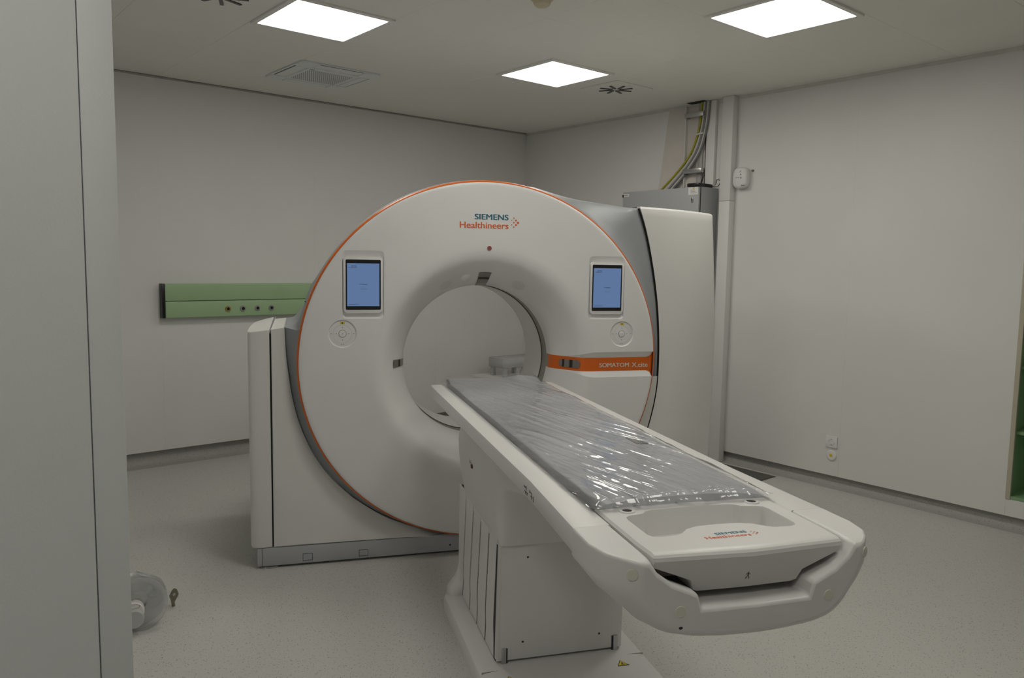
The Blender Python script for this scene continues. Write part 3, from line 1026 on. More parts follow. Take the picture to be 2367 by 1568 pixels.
# plinth
pn = box('plinth', g3(-0.004, 0.0, 0.012), g3(2.42, -0.88, 0.1035), PLINTH, gt, 0.004)
for (a, b) in ((0.213, 0.261), (0.490, 0.536)):
    z0, z1 = (0.016, 0.052) if a < 0.3 else (0.014, 0.048)
    for (x0, y0, x1, y1) in ((a, z0, b, z0 + 0.0018), (a, z1 - 0.0018, b, z1), (a, z0, a + 0.0018, z1), (b - 0.0018, z0, b, z1)):
        box('access_plate_edge', g3(x0, 0.0012, y0 + 0.01), g3(x1, -0.001, y1 + 0.01), DARK, pn)
box('end_joint', g3(0.019, 0.0008, 0.014), g3(0.0208, -0.002, 0.102), DARK, pn)
lathe('bolt', [(0.0, 0.003), (0.004, 0.003), (0.005, 0.0)], lambda a, b, h: g3(0.962 + a, h, 0.045 + b), BLACK, pn, 10)
for (u, v) in ((0.06, -0.04), (2.3, -0.04), (0.06, -0.8), (2.3, -0.8)):
    lathe('foot', [(0.0, 0.0), (0.045, 0.0), (0.045, 0.008), (0.02, 0.013), (0.0, 0.013)], lambda a, b, h, u=u, v=v: g3(u + a, v + b, h), STEEL, gt, 24)

# bore
cz = lambda r: ZL
bf = lambda a, b, h: g3(UC + a, h, ZL + b)
lathe('bore_window_ring', [(0.404, -0.1745), (0.4065, -0.178), (0.4065, -0.296)], bf, BORED, gt, 120)
lathe('bore_joint', [(0.4065, -0.295), (0.411, -0.296), (0.411, -0.300), (0.402, -0.300)], bf, DARK, gt, 120)
lathe('bore_lining', [(0.404, -0.299), (0.4025, -0.302), (0.4025, -0.62), (0.42, -0.66), (0.47, -0.74), (0.52, -0.80), (0.56, -0.83), (0.60, -0.845), (0.78, -0.90), (0.80, -0.93)], bf, WHITE, gt, 120)
lathe('rear_cover', [(0.799, -0.9301), (0.84, -0.9302)], bf, WHITE2, gt, 96)

# laser windows
def flare_patch(name, material, parent, r0, r1, a0, a1, off, nr=8, na=8, skew=0.0):
    rows = []
    for i in range(nr + 1):
        r = lerp(r0, r1, i / nr)
        rows.append([gp(r, lerp(a0, a1, j / na) + skew * (i / nr - 0.5), cover_v(r) + off) for j in range(na + 1)])
    # push along +v/inwards a hair so that it sits on the flare
    return grid(name, rows, material, parent, smooth=40)


def on_flare(name, material, r0, r1, a0, a1, skew=0.0, parent=None):
    rows = []
    nr, na = 10, 10
    for i in range(nr + 1):
        r = lerp(r0, r1, i / nr)
        row = []
        for j in range(na + 1):
            a = lerp(a0, a1, j / na) + skew * (1 - i / nr)
            rr_ = r - 0.0025
            p = gp(rr_, a, cover_v(r) + 0.002)
            row.append(p)
        rows.append(row)
    return grid(name, rows, material, parent or gt, smooth=40)


d_ = math.radians
lw = on_flare('laser_window', LASERW, 0.405, 0.474, d_(93.2), d_(85.4))
on_flare('laser_slit', SMOKE, 0.440, 0.451, d_(93.0), d_(85.6), parent=lw).location = (0, -0.0006, -0.0006)
lw = on_flare('laser_window', LASERW, 0.405, 0.470, d_(177.4), d_(182.4))
on_flare('laser_slit', SMOKE, 0.430, 0.440, d_(177.6), d_(182.2), parent=lw).location = (0.0006, -0.0006, 0)
# window in the orange stripe (stadium)
rows = []
for k in range(9):
    q = lerp(1, -1, k / 8)
    hh = 0.021
    dx = 0.012 * (1 - math.sqrt(max(0, 1 - q * q)))
    row = []
    for i in range(17):
        r = lerp(0.437 + dx, 0.522 - dx, i / 16)
        row.append(gp(r - 0.002, ang(r, q * hh), cover_v(r) - dep(r) + 0.003))
    rows.append(row)
lw = grid('laser_window', rows, LASERW, st, smooth=40)
for (ra, rb) in ((0.450, 0.458), (0.478, 0.490)):
    rows = [[gp(r - 0.0028, ang(r, q * 0.0205), cover_v(r) - dep(r) + 0.0036) for r in [lerp(ra, rb, i / 4) for i in range(5)]] for q in (1, 0.5, 0, -0.5, -1)]
    grid('laser_slit', rows, SMOKE, lw, smooth=40)

# camera dome and speaker perforation on the flare
def flare_frame(r, a):
    p = Vector(gp(r, a, cover_v(r)))
    q = Vector(gp(r + 0.004, a, cover_v(r + 0.004)))
    t = (q - p).normalized()
    s = (Vector(gp(r, a + 0.01, cover_v(r))) - p).normalized()
    n = s.cross(t).normalized()
    if n.y > 0: n = -n
    return p, s, t, n


p, s, t, n = flare_frame(0.455, d_(101.5))
rows = []
for rr_, hh in ((0.030, 0.000), (0.027, 0.005), (0.021, 0.010), (0.011, 0.014), (0.0005, 0.015)):
    rows.append([p + s * (rr_ * math.cos(2 * math.pi * k / 24)) + t * (rr_ * math.sin(2 * math.pi * k / 24)) + n * hh for k in range(24)])
grid('camera_dome', rows, WHITE, gt, closed=True, smooth=60)
for a in (116.0, 64.5):
    p, s, t, n = flare_frame(0.450, d_(a))
    bm = bmesh.new()
    for ring in range(1, 7):
        for k in range(6 * ring):
            ph = 2 * math.pi * k / (6 * ring)
            c = p + s * (0.0055 * ring * math.cos(ph)) + t * (0.0055 * ring * math.sin(ph)) + n * 0.0022
            vv = [bm.verts.new(c + s * (0.0013 * math.cos(x)) + t * (0.0013 * math.sin(x))) for x in (0, 1.57, 3.14, 4.71)]
            bm.faces.new(vv)
    o_ = from_bm('speaker_perforation', bm, GREYP, gt, recalc=False); o_['kind'] = 'stuff'

# indicator, logo
ib = lathe('indicator_button', [(0.0115, 0.0), (0.0115, 0.003), (0.009, 0.004), (0.0085, 0.003), (0.0, 0.003)], lambda a, b, h: g3(1.141 + a, 0.055 + h, 1.600 + b), REDB, gt, 28)
RX = Matrix.Rotation(math.pi / 2, 4, 'X')
FV = 0.0556


def logo(parent, base, k, rot, ex=0.0006):
    """two-line logo; base = matrix at the left end of the lower line"""
    text('logo_upper_word', 'SIEMENS', TEAL, parent, 0.176 * k, 0.0275 * k, base @ Matrix.Translation((0.076 * k, 0.044 * k, 0)), 0.024, ex)
    text('logo_lower_word', 'Healthineers', ORANGEP, parent, 0.252 * k, 0.031 * k, base, 0.014, ex)
    dots = [(300, 478, 2), (320, 460, 4), (320, 499, 4.5), (340, 440, 6), (340, 480, 6.5), (340, 519, 6), (360, 460, 8), (360, 500, 8.5), (378, 480, 10)]
    for i, (x, y, rr_) in enumerate(dots):
        cx, cy, r_ = (0.252 + (x - 291) * 0.00057) * k, (537 - y) * 0.00057 * k, rr_ * 0.00057 * k
        vts = [base @ Vector((cx + r_ * math.cos(2 * math.pi * q / 12), cy + r_ * math.sin(2 * math.pi * q / 12), ex)) for q in range(12)]
        me = bpy.data.meshes.new('logo_dot')
        me.from_pydata([tuple(v) for v in vts], [], [list(range(12))])
        link('logo_dot', me, ORANGEP, parent)


logo(gt, Matrix.Translation(g3(0.987, FV, 1.699)) @ RX, 1.0, 0)

# tablets
for ti, (tx, tz) in enumerate(TABLETS):
    hb = prism('tablet_holder', rrect(tx - 0.0950, tx + 0.0950, tz - 0.139, tz + 0.1355, 0.016), 0.040, 0.0585, lambda a, b, c: g3(a, c, b), WHITE, gt, 0.005, 3)
    scr = prism('tablet', rrect(tx - 0.0845, tx + 0.0845, tz - 0.1225, tz + 0.1225, 0.006, 4), 0.05, 0.0592, lambda a, b, c: g3(a, c, b), BLACK, hb, 0.001, 1)
    box('screen', g3(tx - 0.0775, 0.0595, tz - 0.104), g3(tx + 0.0775, 0.0580, tz + 0.104), SCREEN, scr)
    v_ = 0.0597
    T_ = lambda x, z: Matrix.Translation(g3(tx + x, v_, tz + z)) @ RX
    text('screen_logo', 'SIEMENS', SCRTXT, scr, 0.027, 0.0045, T_(-0.058, 0.088), 0.02, 0.0002)
    text('screen_logo', 'Healthineers', SCRTXT2, scr, 0.038, 0.0052, T_(-0.069, 0.081), 0.012, 0.0002)
    text('screen_title', 'CT Somatom', SCRTXT, scr, 0.038, 0.0052, T_(-0.019, 0.0), 0.03, 0.0002)
    text('screen_line', '. . .', SCRTXT, scr, 0.012, 0.0012, T_(-0.006, -0.011), 0.0, 0.0002)
    box('screen_line', g3(tx - 0.016, v_ + 0.0001, tz - 0.0215), g3(tx + 0.016, v_ - 0.0004, tz - 0.0205), SCRTXT2, scr)
    box('screen_footer', g3(tx - 0.069, v_ + 0.0001, tz - 0.0965), g3(tx - 0.022, v_ - 0.0004, tz - 0.0950), SCRTXT, scr)

# round control pads
for (px, pz) in PADS:
    fp = lambda a, b, h, px=px, pz=pz: g3(px + a, h, pz + b)
    pd = lathe('control_pad', [(0.0, 0.0495), (0.061, 0.0495), (0.0628, 0.0492)], fp, WHITE, gt, 48)
    for rr_ in (0.0445, 0.018):
        lathe('pad_ring', [(rr_ - 0.0010, 0.0496), (rr_ - 0.0004, 0.0506), (rr_ + 0.0004, 0.0506), (rr_ + 0.0010, 0.0496)], fp, GREYP if rr_ < 0.03 else WHITE2, pd, 40)
    lathe('start_button', [(0.0, 0.0535), (0.012, 0.053), (0.0165, 0.0515), (0.017, 0.0496)], fp, WHITE, pd, 32)
    lathe('button_symbol', [(0.0, 0.0537), (0.0032, 0.0537)], fp, PRINTK, pd, 3)
    box('yellow_tag', g3(px - 0.011, 0.0505, pz + 0.048), g3(px + 0.011, 0.0495, pz + 0.058), YELLOW, pd)
    box('tag_symbol', g3(px - 0.003, 0.0508, pz + 0.050), g3(px + 0.003, 0.0500, pz + 0.056), PRINTK, pd)
    for (a, b, w_, h_) in ((0, 0.031, .003, .006), (0, -0.031, .003, .006), (0.030, 0, .006, .003), (-0.030, 0, .006, .003), (0.054, 0, .006, .003), (-0.054, 0, .006, .003), (-0.005, -0.053, .0045, .0035), (0.005, -0.053, .0045, .0035)):
        box('key_symbol', g3(px + a - w_ / 2, 0.0502, pz + b - h_ / 2), g3(px + a + w_ / 2, 0.0495, pz + b + h_ / 2), GREYP, pd)

# ------------------------------------------------------------------ patient table
TV = 1.0
o = Matrix.Rotation(GANG, 3, 'Z') @ Vector((UC - 0.006, -TV, 0)) + Vector((1.4399, 3.6427, 0))
tb = empty('patient_table', o, GANG)
tag(tb, 'white motorised patient table on a pedestal in front of the scanner', 'patient table')


def t3(s, v, z): return (s, TV - v, z)


def mirror_sec(half, v):
    """half: (s, z) from the centre line outwards and back to it -> closed loop"""
    R = [t3(s, v, z) for s, z in half]
    L = [t3(-s, v, z) for s, z in half[::-1] if s > 1e-6]
    return R + L


# foot plate
def rr_sec(s_, v0, v1, r, z, n=5):
    return [t3(a, b, z) for a, b in rrect(-s_, s_, v0, v1, r, n)]


fpl = loft('foot_plate', [rr_sec(0.322, 0.60, 1.80, 0.05, 0.0), rr_sec(0.322, 0.60, 1.80, 0.05, 0.045), rr_sec(0.317, 0.605, 1.79, 0.05, 0.058), rr_sec(0.305, 0.62, 1.78, 0.05, 0.066), rr_sec(0.262, 0.66, 1.74, 0.04, 0.070)], TABLEW, tb, 30)
# flared skirt at the far end and sides
loft('skirt', [rr_sec(0.300, 0.565, 0.68, 0.04, 0.02), rr_sec(0.300, 0.565, 0.68, 0.04, 0.082), rr_sec(0.288, 0.572, 0.665, 0.04, 0.105), rr_sec(0.268, 0.582, 0.655, 0.035, 0.135), rr_sec(0.252, 0.588, 0.645, 0.028, 0.175), rr_sec(0.246, 0.592, 0.64, 0.02, 0.22)], TABLEW, tb, 40)
for s_ in (-1, 1):
    box('plate_joint', t3(s_ * 0.312, 1.335, 0.0600), t3(s_ * 0.25, 1.3362, 0.0705), mat('joint_grey', (0.40, 0.40, 0.39), 0.6), fpl)


def warning_triangle(s, v):
    k = 0.034
    base_ = [(-k * 0.6, -k * 0.4), (k * 0.6, -k * 0.4), (0, k * 0.62)]
    o_ = prism('warning_label', [(s + a * 1.12, v - b * 1.12) for a, b in base_], 0.0700, 0.0712, lambda a, b, c: t3(a, b, c), PRINTK, fpl)
    prism('yellow_field', [(s + a * 0.88, v - b * 0.88) for a, b in base_], 0.0712, 0.0718, lambda a, b, c: t3(a, b, c), YELLOW, o_)
    prism('hand_symbol', [(s + a, v - b) for a, b in ((-0.006, -0.009), (0.007, -0.009), (0.007, -0.006), (0.001, -0.004), (0.004, 0.004), (0.0, 0.006), (-0.004, -0.004))], 0.0718, 0.0722, lambda a, b, c: t3(a, b, c), PRINTK, o_)


warning_triangle(-0.225, 1.405)
warning_triangle(0.203, 1.395)

# pedestal: core coloured dark as slat step shadow, front panel, telescoping side slats
box('slat_shadow_core', t3(-0.2447, 0.625, 0.068), t3(0.2447, 1.265, 0.553), DARK, tb)
fp_ = prism('front_panel', rrect(-0.232, 0.232, 0.078, 0.520, 0.004, 2), 1.262, 1.288, lambda a, b, c: t3(a, c, b), TABLEW, tb, 0.003, 2)
box('rear_panel', t3(-0.235, 0.62, 0.075), t3(0.235, 0.66, 0.56), TABLEW, tb, 0.004)
for (s, z) in ((-0.133, 0.464), (-0.147, 0.144), (0.153, 0.141), (0.150, 0.455)):
    lathe('screw', [(0.0075, -0.001), (0.0070, 0.0015), (0.0045, 0.0018), (0.004, 0.0005)], lambda a, b, h, s=s, z=z: t3(s + a, 1.288 + h, z + b), WHITE2, fp_, 18)
    lathe('screw_slot', [(0.0, 0.001), (0.0042, 0.001)], lambda a, b, h, s=s, z=z: t3(s + a, 1.288 + h, z + b), PRINTK, fp_, 12)
for s_ in (-1, 1):
    box('guide_strip', t3(s_ * 0.210, 1.289, 0.066), t3(s_ * 0.228, 1.2945, 0.128), STEEL, tb, 0.002)
    box('guide_gap', t3(s_ * 0.205, 1.2885, 0.066), t3(s_ * 0.2095, 1.2905, 0.126), DARK, tb)
TOPS = [0.625, 0.774, 0.915, 1.047, 1.181, 1.300]
KNK = [0.600, 0.709, 0.839, 0.973, 1.112, 1.240]
BOT = [0.575, 0.690, 0.835, 0.968, 1.108, 1.250]
TOPS = [a - 0.02 for a in TOPS]
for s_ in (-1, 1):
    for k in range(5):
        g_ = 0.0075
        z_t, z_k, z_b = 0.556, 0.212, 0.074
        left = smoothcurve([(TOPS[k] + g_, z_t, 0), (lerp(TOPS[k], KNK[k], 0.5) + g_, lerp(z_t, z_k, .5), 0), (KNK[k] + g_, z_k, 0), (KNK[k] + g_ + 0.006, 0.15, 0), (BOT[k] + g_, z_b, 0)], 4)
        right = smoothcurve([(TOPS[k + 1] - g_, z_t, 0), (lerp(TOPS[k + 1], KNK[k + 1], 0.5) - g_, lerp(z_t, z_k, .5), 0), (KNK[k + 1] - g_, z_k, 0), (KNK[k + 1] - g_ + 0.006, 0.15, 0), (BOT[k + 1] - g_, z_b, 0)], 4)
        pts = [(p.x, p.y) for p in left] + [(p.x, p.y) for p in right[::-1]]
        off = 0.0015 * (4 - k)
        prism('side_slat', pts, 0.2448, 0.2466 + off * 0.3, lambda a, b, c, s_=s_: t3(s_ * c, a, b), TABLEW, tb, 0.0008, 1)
    prism('corner_post', [(1.258, 0.078), (1.286, 0.078), (1.286, 0.545), (1.286, 0.55), (1.284, 0.55)], 0.228, 0.2462, lambda a, b, c, s_=s_: t3(s_ * c, a, b), TABLEW, tb, 0.003, 2)

# hood under the table top
HS = [(0.515, 0.245, 0.70, 1.300, 0.03), (0.56, 0.250, 0.685, 1.318, 0.04), (0.62, 0.258, 0.66, 1.345, 0.05), (0.68, 0.266, 0.645, 1.385, 0.055), (0.735, 0.272, 0.65, 1.445, 0.06),
      (0.78, 0.278, 0.67, 1.535, 0.06), (0.815, 0.284, 0.71, 1.66, 0.06), (0.845, 0.29, 0.76, 1.82, 0.06), (0.868, 0.292, 0.80, 1.98, 0.06)]
hd = loft('hood', [rr_sec(a, v0, v1, r, z, 6) for z, a, v0, v1, r in HS], TABLEW, tb, 50)
eb_ = lathe('stop_button', [(0.0, 0.006), (0.008, 0.005), (0.010, 0.0)], lambda a, b, h: t3(-0.2715 - h, 0.965 + a, 0.725 + b), mat('stop_button_brown', (0.10, 0.03, 0.025), 0.4), hd, 18)
for k in range(2):
    o_ = box('button_lettering', t3(-0.2735, 0.925 + k * 0.018, 0.728), t3(-0.2715, 0.929 + k * 0.018, 0.748), GREYP, hd)

# table frame (side rails and shallow underbody)
def frame_half(v):
    so = interp([(0.17, 0.306), (0.22, 0.312), (1.9, 0.318), (2.29, 0.333)], v)
    zb = interp([(0.17, 0.884), (0.26, 0.872), (2.0, 0.870), (2.29, 0.868)], v)
    zu = interp([(0.17, 0.880), (0.3, 0.850), (1.9, 0.846), (2.15, 0.826), (2.29, 0.792)], v)
    zf = 0.900 if v < 2.161 else max(zu + 0.010, 0.812)
    return [(0, zf), (0.238, zf), (0.2395, 0.926), (0.243, 0.930), (so - 0.008, 0.930), (so - 0.002, 0.928), (so, 0.922), (so, zb + 0.008), (so - 0.005, zb), (so - 0.05, lerp(zb, zu, 0.55)), (0.21, zu + 0.003), (0, zu)]


secs = [mirror_sec(frame_half(v), v) for v in (0.172, 0.18, 0.20, 0.26, 0.3, 0.8, 1.4, 1.9, 2.0, 2.08, 2.15, 2.16, 2.163, 2.22, 2.289)]
# rounded far end of both rails
def shrink_end(sec, k, dv):
    return [(p[0], p[1] + dv, lerp(0.905, p[2], k)) for p in sec]
secs[0] = shrink_end(secs[0], 0.72, 0.0)
secs[1] = shrink_end(secs[1], 0.93, 0.0)
fr_ = loft('table_frame', secs, TABLEW, tb, 32)
for s_ in (-1,):
    for (v0, v1, z0, z1) in ((1.842, 1.864, 0.8985, 0.9015), (1.864, 1.868, 0.893, 0.905), (1.850, 1.882, 0.8875, 0.8895), (1.858, 1.862, 0.8815, 0.8885), (1.874, 1.878, 0.8815, 0.8885),
                             (1.905, 1.945, 0.899, 0.9015), (1.921, 1.9245, 0.883, 0.899), (1.912, 1.936, 0.8895, 0.8915), (1.938, 1.9415, 0.881, 0.897), (1.90, 1.9025, 0.896, 0.9045)):
        so = interp([(0.17, 0.306), (0.22, 0.312), (1.9, 0.318), (2.29, 0.333)], v0)
        box('load_pictogram', t3(-so - 0.0008, v0, z0), t3(-so + 0.002, v1, z1), PRINTK, fr_)

# end bumper
SEC = {
    2.2896: [(0, .815), (.128, .815), (.150, .830), (.205, .852), (.238, .888), (.243, .930), (.333, .930), (.334, .868), (.288, .828), (.205, .800), (0, .790)],
    2.39: [(0, .815), (.128, .815), (.150, .832), (.205, .856), (.238, .890), (.243, .930), (.334, .930), (.334, .869), (.294, .820), (.203, .776), (0, .764)],
    2.45: [(0, .818), (.129, .818), (.142, .846), (.200, .870), (.234, .895), (.243, .930), (.322, .930), (.321, .870), (.281, .814), (.198, .758), (0, .746)],
    2.485: [(0, .820), (.130, .820), (.138, .852), (.196, .876), (.230, .900), (.243, .929), (.300, .929), (.298, .872), (.262, .818), (.188, .760), (0, .746)],
    2.503: [(0, .820), (.130, .820), (.138, .852), (.195, .877), (.229, .902), (.245, .927), (.280, .927), (.279, .877), (.248, .826), (.180, .767), (0, .751)],
    2.512: [(0, .818), (.129, .818), (.139, .850), (.195, .874), (.229, .899), (.247, .922), (.264, .922), (.264, .882), (.238, .834), (.174, .776), (0, .760)],
}
bm = bmesh.new()
sv = []
for v, h in SEC.items():
    # bowed front: the centre of the end sits a little further out
    lo_ = smoothcurve([(*h[6], 0), (*h[7], 0), (*h[8], 0), (*h[9], 0), (*h[10], 0), (-h[9][0], h[9][1], 0)], 5)[5:21]
    h = h[:7] + [(max(0.0, q.x), q.y) for q in lo_]
    pts = h + [(-s, z) for s, z in h[::-1] if s > 1e-6]
    bow = 0.014 * sstep(2.42, 2.512, v)
    sv.append([bm.verts.new(t3(s, v + bow * (1 - (s / 0.27) ** 2), z)) for s, z in pts])
n = len(sv[0])
for i in range(len(sv) - 1):
    for j in range(n):
        bm.faces.new((sv[i][j], sv[i][(j + 1) % n], sv[i + 1][(j + 1) % n], sv[i + 1][j]))
for S_ in (sv[0], sv[-1]):
    bm.faces.new(S_)
bmesh.ops.recalc_face_normals(bm, faces=bm.faces[:])
wl_ = bm.edges.layers.float.new('bevel_weight_edge')
backv = set(sv[0])
for e in bm.edges:
    if e.verts[0] in backv and e.verts[1] in backv: continue
    if len(e.link_faces) == 2 and e.calc_face_angle(0) > math.radians(28): e[wl_] = 1.0
bp_ = from_bm('end_bumper', bm, TABLEW, tb, 30)
md = bp_.modifiers.new('bevel', 'BEVEL'); md.width = 0.006; md.segments = 3; md.limit_method = 'WEIGHT'
for (s, v, z, nx) in ((-0.281, 2.5035, 0.900, -0.55), (-0.178, 2.5203, 0.818, -0.07), (0.178, 2.5203, 0.818, 0.07), (0.281, 2.5035, 0.900, 0.55)):
    n_v = Vector((nx, 1, 0)).normalized()
    tx_ = Vector((n_v.y, -n_v.x, 0))
    c = Vector((s, v, z))
    rows = []
    for r_, h_ in ((0.0120, -0.008), (0.0120, 0.0004), (0.0115, 0.0008), (0.0002, 0.0008)):
        rows.append([t3(*(c + tx_ * (r_ * math.cos(2 * math.pi * k / 24)) + Vector((0, 0, 1)) * (r_ * math.sin(2 * math.pi * k / 24)) + n_v * h_)) for k in range(24)])
    grid('cap_plug', rows, PLUG, bp_, closed=True)
lathe('drain_hole', [(0.0, 0.0), (0.003, 0.0)], lambda a, b, h: t3(-0.176 + a * 1.6, 2.5205 + h, 0.783 + b), PRINTK, bp_, 10)
# tray at the foot end
TH = [(0, .834), (.118, .834), (.130, .842), (.140, .866), (.200, .890), (.232, .902), (.234, .926), (.229, .932), (0, .933)]
secs = []
for v, front_ in ((2.168, 0), (2.175, 0), (2.405, 0), (2.412, 3), (2.438, 1), (2.449, 0.9322), (2.457, 0.9295), (2.4615, 0.925), (2.4635, 0.917)):
    sec = []
    for s, z in TH:
        if v < 2.43:
            zz = z if (front_ == 3 or z > 0.9) else 0.846
            bk = 0.010 * (1 - (s / 0.23) ** 2) if v < 2.3 else 0.0
            if v == 2.168: zz = min(zz, 0.929)
            sec.append((s, v - bk, zz))
        else:
            lean = 0.030 * clamp((z - 0.834) / 0.095)
            bow = 0.014 * (1 - (s / 0.23) ** 2)
            top_ = 0.933 if front_ == 1 else front_
            zz = min(z, top_) if z > 0.905 else max(z, 0.834 + (0.933 - top_) * 0.3)
            kx_ = 0.985 - (0.933 - top_) * 0.8
            sec.append((s * kx_, v + lean + bow, zz))
    R = [t3(*q) for q in sec]
    L = [t3(-q[0], q[1], q[2]) for q in sec[::-1] if q[0] > 1e-6]
    secs.append(R + L)
tr = loft('foot_tray', secs, TABLEW, tb, 32)
half = [(0.0, 2.347), (0.055, 2.350), (0.085, 2.362), (0.108, 2.384), (0.125, 2.394), (0.165, 2.396), (0.182, 2.390), (0.189, 2.375), (0.190, 2.27), (0.186, 2.252), (0.172, 2.243), (0.150, 2.240), (0.135, 2.236), (0.122, 2.222), (0.105, 2.216), (0.0, 2.212)]
ol = half + [(-a, b) for a, b in half[::-1] if a > 0]
cx_, cy_ = 0.0, 2.30
ol2 = lambda k, kk: [(a * k, cy_ + (b - cy_) * kk) for a, b in ol]
cut = loft('cut', [[t3(a, b, z) for a, b in ol2(k, kk)] for z, k, kk in ((0.95, 1.03, 1.05), (0.9335, 1.0, 1.0), (0.928, 0.985, 0.975), (0.880, 0.955, 0.92), (0.869, 0.93, 0.88), (0.865, 0.88, 0.80))], TABLEW, tb, None)
boolean_cut(tr, [cut], 25)
for s in (-0.166, 0.176):
    lathe('socket_rim', [(0.021, -0.001), (0.019, 0.0022), (0.013, 0.0026), (0.0115, 0.0005)], lambda a, b, h, s=s: t3(s + a, 2.213 + b, 0.933 + h), TABLEW, tr, 28)
    hole = lathe('socket_hole', [(0.0, 0.0011), (0.0122, 0.0011)], lambda a, b, h, s=s: t3(s + a, 2.213 + b, 0.933 + h), BLACK, tr, 20)
logo(tr, Matrix.Translation(t3(-0.073, 2.433, 0.9332)), 0.445, 0, 0.00015)
# walking figure symbol on the tray front
def lean_pt(s, z):
    lean = 0.030 * clamp((z - 0.834) / 0.095)
    return t3(s, 2.4635 + lean + 0.014 * (1 - (s / 0.23) ** 2) + 0.0008, z)
me = bpy.data.meshes.new('walking_symbol')
segs = [((-0.001, .8755), (0.002, .8755), (0.002, .8785), (-0.001, .8785)), ((-0.001, .866), (0.0025, .866), (0.002, .8745), (-0.001, .8745)), ((0.002, .8735), (0.005, .868), (0.006, .869), (0.003, .8745)), ((-0.001, .8735), (-0.004, .869), (-0.005, .870), (-0.002, .8745)), ((-0.001, .866), (-0.004, .859), (-0.0025, .8585), (0.0005, .866)), ((0.001, .866), (0.003, .862), (0.004, .858), (0.0055, .858), (0.0045, .863), (0.0025, .866))]
vts, fcs = [], []
for sgm in segs:
    fcs.append(list(range(len(vts), len(vts) + len(sgm)))); vts += [lean_pt(a - 0.004, b) for a, b in sgm]
me.from_pydata(vts, [], fcs)
link('walking_symbol', me, PRINTK, tr)
# cradle board under the mattress
box('cradle', t3(-0.232, 0.19, 0.9005), t3(0.232, 2.160, 0.914), TABLEW, tb, 0.004)

# ------------------------------------------------------------------ mattress and its clear film
VM0, VM1 = 0.165, 2.185


def matt_z(s, v):
    z = 0.949 + 0.006 * (1 - (s / 0.23) ** 2)
    z += 0.010 * sstep(0.30, 0.16, v) * (0.4 + (abs(s) / 0.23) ** 2)
    z += 0.012 * math.exp(-((s - 0.13) / 0.05) ** 2 - ((v - 0.22) / 0.07) ** 2)
    z += 0.0045 * noise.noise(Vector((s * 5, v * 3.1, 2.2)))
    return z


mt_ = empty('table_mattress', o, GANG)
tag(mt_, 'grey vinyl mattress lying on the patient table', 'mattress')
NS, NV = 26, 110
bm = bmesh.new()
top, bot = [], []
for i in range(NV + 1):
    v = lerp(VM0, VM1, i / NV)
    rt_, rb_ = [], []
    for j in range(NS + 1):
        q = lerp(-1, 1, j / NS)
        s = 0.228 * q
        e = 0.006 * sstep(0.90, 1.0, abs(q)) + 0.006 * (sstep(0.985, 1.0, i / NV) + sstep(0.015, 0.0, i / NV))
        bowv = 0.010 * (1 - q * q) if i == NV else 0
        rt_.append(bm.verts.new(t3(s, v - bowv, matt_z(s, v) - e)))
        rb_.append(bm.verts.new(t3(s * 0.99, v, 0.9145 + 0.004 * sstep(0.03, 0.0, i / NV) + 0.004 * sstep(0.985, 1.0, i / NV))))
    top.append(rt_); bot.append(rb_)
for i in range(NV):
    for j in range(NS):
        bm.faces.new((top[i][j], top[i][j + 1], top[i + 1][j + 1], top[i + 1][j]))
        bm.faces.new((bot[i][j], bot[i + 1][j], bot[i + 1][j + 1], bot[i][j + 1]))
    bm.faces.new((top[i][0], top[i + 1][0], bot[i + 1][0], bot[i][0]))
    bm.faces.new((top[i][NS], bot[i][NS], bot[i + 1][NS], top[i + 1][NS]))
for j in range(NS):
    bm.faces.new((top[0][j], bot[0][j], bot[0][j + 1], top[0][j + 1]))
    bm.faces.new((top[NV][j], top[NV][j + 1], bot[NV][j + 1], bot[NV][j]))
from_bm('cushion', bm, MATTR, mt_, 40)
box('care_label', t3(0.118, 1.555, 0.9515), t3(0.158, 1.645, 0.9562), mat('label_grey', (0.33, 0.33, 0.33), 0.6), mt_)

flm = None
NSF, NVF = 210, 460
rows = []


def ridge(x):  # sharp crest, soft valley
    return 1 - abs(math.sin(x))


def film_h(s, v):
    p = Vector((s * 7, v * 4, 0.7))
    w1 = noise.noise(p)
    h = 0.006 + 0.004 * w1
    near = sstep(0.5, 1.5, v)
    # long diagonal folds, stronger towards the foot end
    q = s - 0.26 * v
    for (fs, dr_, ph, amp) in ((34, 0.26, 0.3, 0.0050), (52, 0.34, 1.9, 0.0034), (24, 0.12, 2.6, 0.0026), (85, 0.24, 4.2, 0.0022), (125, 0.30, 0.9, 0.0014), (160, 0.20, 3.3, 0.0011)):
        qq = s - dr_ * v
        wob = 2.2 * noise.noise(Vector((qq * 5 + ph, v * 1.1, ph)))
        mask = clamp(0.35 + 1.5 * noise.noise(Vector((qq * 6, v * 1.6, ph * 3))))
        h += amp * lerp(0.25, 1.0, near) * mask * ridge(fs * qq + ph + wob) ** 4
    h += 0.0020 * noise.noise(Vector((q * 30, v * 5, 5.0))) * lerp(0.5, 1.2, near)
    h += 0.0010 * noise.noise(Vector((q * 85, v * 16, 9.0))) * lerp(0.5, 1.0, near)
    h += 0.0007 * noise.noise(Vector((s * 26, v * 26, 2.0)))
    return h


